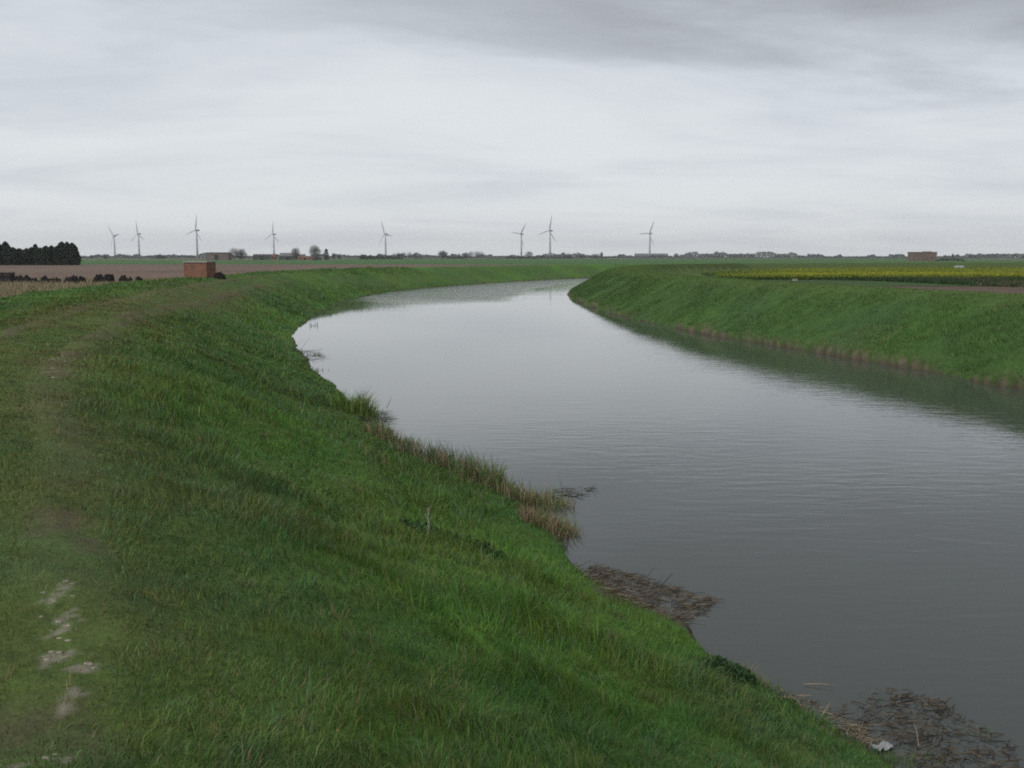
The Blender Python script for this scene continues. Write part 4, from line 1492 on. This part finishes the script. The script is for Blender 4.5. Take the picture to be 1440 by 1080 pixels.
def build_world():
    w = bpy.data.worlds.new('World')
    scene.world = w
    w.use_nodes = True
    nt = w.node_tree
    for n in list(nt.nodes):
        nt.nodes.remove(n)
    out = nd(nt, 'ShaderNodeOutputWorld')
    bg = nd(nt, 'ShaderNodeBackground'); bg.inputs['Strength'].default_value = 0.1
    sky = nd(nt, 'ShaderNodeTexSky', sky_type='NISHITA')
    sky.sun_disc = False; sky.sun_elevation = SUN_EL; sky.sun_rotation = SUN_AZ
    tc = nd(nt, 'ShaderNodeTexCoord')
    sep = nd(nt, 'ShaderNodeSeparateXYZ'); nt.links.new(tc.outputs['Generated'], sep.inputs[0])
    def math_(op, a=None, b=None, va=0.0, vb=0.0, clamp=False):
        n = nd(nt, 'ShaderNodeMath', operation=op); n.use_clamp = clamp
        n.inputs[0].default_value = va; n.inputs[1].default_value = vb
        if a is not None: nt.links.new(a, n.inputs[0])
        if b is not None: nt.links.new(b, n.inputs[1])
        return n.outputs[0]
    zc = math_('MAXIMUM', sep.outputs['Z'], None, vb=0.0)
    zz = math_('ADD', zc, None, vb=0.10)
    px = math_('DIVIDE', sep.outputs['X'], zz); py = math_('DIVIDE', sep.outputs['Y'], zz)
    cmb = nd(nt, 'ShaderNodeCombineXYZ'); nt.links.new(px, cmb.inputs['X']); nt.links.new(py, cmb.inputs['Y'])
    def noise(scale, sx, sy, detail, rough, off, dist=0.0, rot=0.0):
        mp = nd(nt, 'ShaderNodeMapping'); mp.inputs['Scale'].default_value = (sx, sy, 1); mp.inputs['Location'].default_value = off
        mp.inputs['Rotation'].default_value = (0, 0, rot)
        nt.links.new(cmb.outputs[0], mp.inputs['Vector'])
        n = nd(nt, 'ShaderNodeTexNoise', in_Scale=scale, in_Detail=detail, in_Roughness=rough, in_Distortion=dist)
        nt.links.new(mp.outputs['Vector'], n.inputs['Vector'])
        return n.outputs['Fac']
    def rng(src, a, b, c, d, smooth=True):
        r = nd(nt, 'ShaderNodeMapRange')
        r.interpolation_type = 'SMOOTHSTEP' if smooth else 'LINEAR'
        for k, val in zip(('From Min', 'From Max', 'To Min', 'To Max'), (a, b, c, d)):
            r.inputs[k].default_value = val
        nt.links.new(src, r.inputs['Value'])
        return r.outputs['Result']
    big = noise(.62, .75, 1.0, 6, .58, SKY_OFFSET, .5, SKY_TURN)
    fine = noise(2.2, .7, 1.3, 7, .62, (7.3, -2.2, 0), .6)
    # heavy cloud overhead, thinner toward the horizon
    over = rng(sep.outputs['Z'], .12, .36, 0.0, 1.0)
    side = rng(sep.outputs['X'], -.30, .62, 0.0, 1.0)
    b1 = rng(big, .36, .66, -1.0, 1.0)
    f1 = rng(fine, .3, .7, -1.0, 1.0)
    thick = math_('MULTIPLY', b1, None, vb=.58)
    thick = math_('ADD', thick, math_('MULTIPLY', f1, None, vb=.10))
    thick = math_('ADD', thick, math_('MULTIPLY', over, None, vb=0.80))
    thick = math_('ADD', thick, math_('MULTIPLY', side, None, vb=.30))
    thick = math_('SUBTRACT', thick, rng(sep.outputs['Z'], 0.0, .11, .38, 0.0))
    corner = math_('MULTIPLY', side, rng(sep.outputs['Z'], .11, .245, 0.0, 2.3))
    thick = math_('ADD', thick, corner)
    t01 = rng(thick, -.7, 2.0, 0, 1, False)
    ramp = nd(nt, 'ShaderNodeValToRGB')
    cr = ramp.color_ramp
    cr.elements[0].position = 0.0; cr.elements[0].color = (.635, .662, .682, 1)
    cr.elements[1].position = 1.0; cr.elements[1].color = (.30, .315, .34, 1)
    for p, c in ((.25, (.59, .617, .645, 1)), (.45, (.54, .57, .61, 1)), (.7, (.41, .435, .472, 1))):
        e = cr.elements.new(p); e.color = c
    nt.links.new(t01, ramp.inputs['Fac'])
    sc = nd(nt, 'ShaderNodeVectorMath', operation='SCALE'); sc.inputs['Scale'].default_value = 10.0
    nt.links.new(ramp.outputs['Color'], sc.inputs[0])
    mx = nd(nt, 'ShaderNodeMix', data_type='RGBA'); mx.inputs['Factor'].default_value = .95
    nt.links.new(sky.outputs['Color'], mx.inputs['A']); nt.links.new(sc.outputs['Vector'], mx.inputs['B'])
    nt.links.new(mx.outputs['Result'], bg.inputs['Color'])
    nt.links.new(bg.outputs[0], out.inputs['Surface'])
    w.cycles.sampling_method = 'MANUAL'; w.cycles.sample_map_resolution = 512


build_world()
sd = bpy.data.lights.new('sun', 'SUN')
sd.energy = 1.4; sd.angle = math.radians(20); sd.color = (1.0, .96, .90)
so = bpy.data.objects.new('sun', sd); COL.objects.link(so)
d = Vector((math.sin(SUN_AZ) * math.cos(SUN_EL), math.cos(SUN_AZ) * math.cos(SUN_EL), math.sin(SUN_EL)))
so.rotation_euler = (-d).to_track_quat('-Z', 'Y').to_euler()
so.location = (0, -20, 60)

# ------------------------------------------------------------------ camera and render
cd = bpy.data.cameras.new('camera')
cd.sensor_width = 36; cd.lens = 36; cd.clip_start = .1; cd.clip_end = 30000
co = bpy.data.objects.new('camera', cd); COL.objects.link(co)
co.location = (0, 0, H)
co.rotation_euler = (math.pi / 2 - PITCH, 0, 0)
scene.camera = co
scene.view_settings.view_transform = 'Standard'
scene.view_settings.look = 'None'
scene.view_settings.exposure = 0.3
scene.view_settings.gamma = 1.0
scene.render.engine = 'CYCLES'
scene.cycles.use_denoising = False
scene.cycles.filter_width = 1.9
scene.cycles.use_adaptive_sampling = False
scene.cycles.max_bounces = 6
scene.cycles.diffuse_bounces = 2
scene.cycles.volume_bounces = 0
scene.cycles.transparent_max_bounces = 4
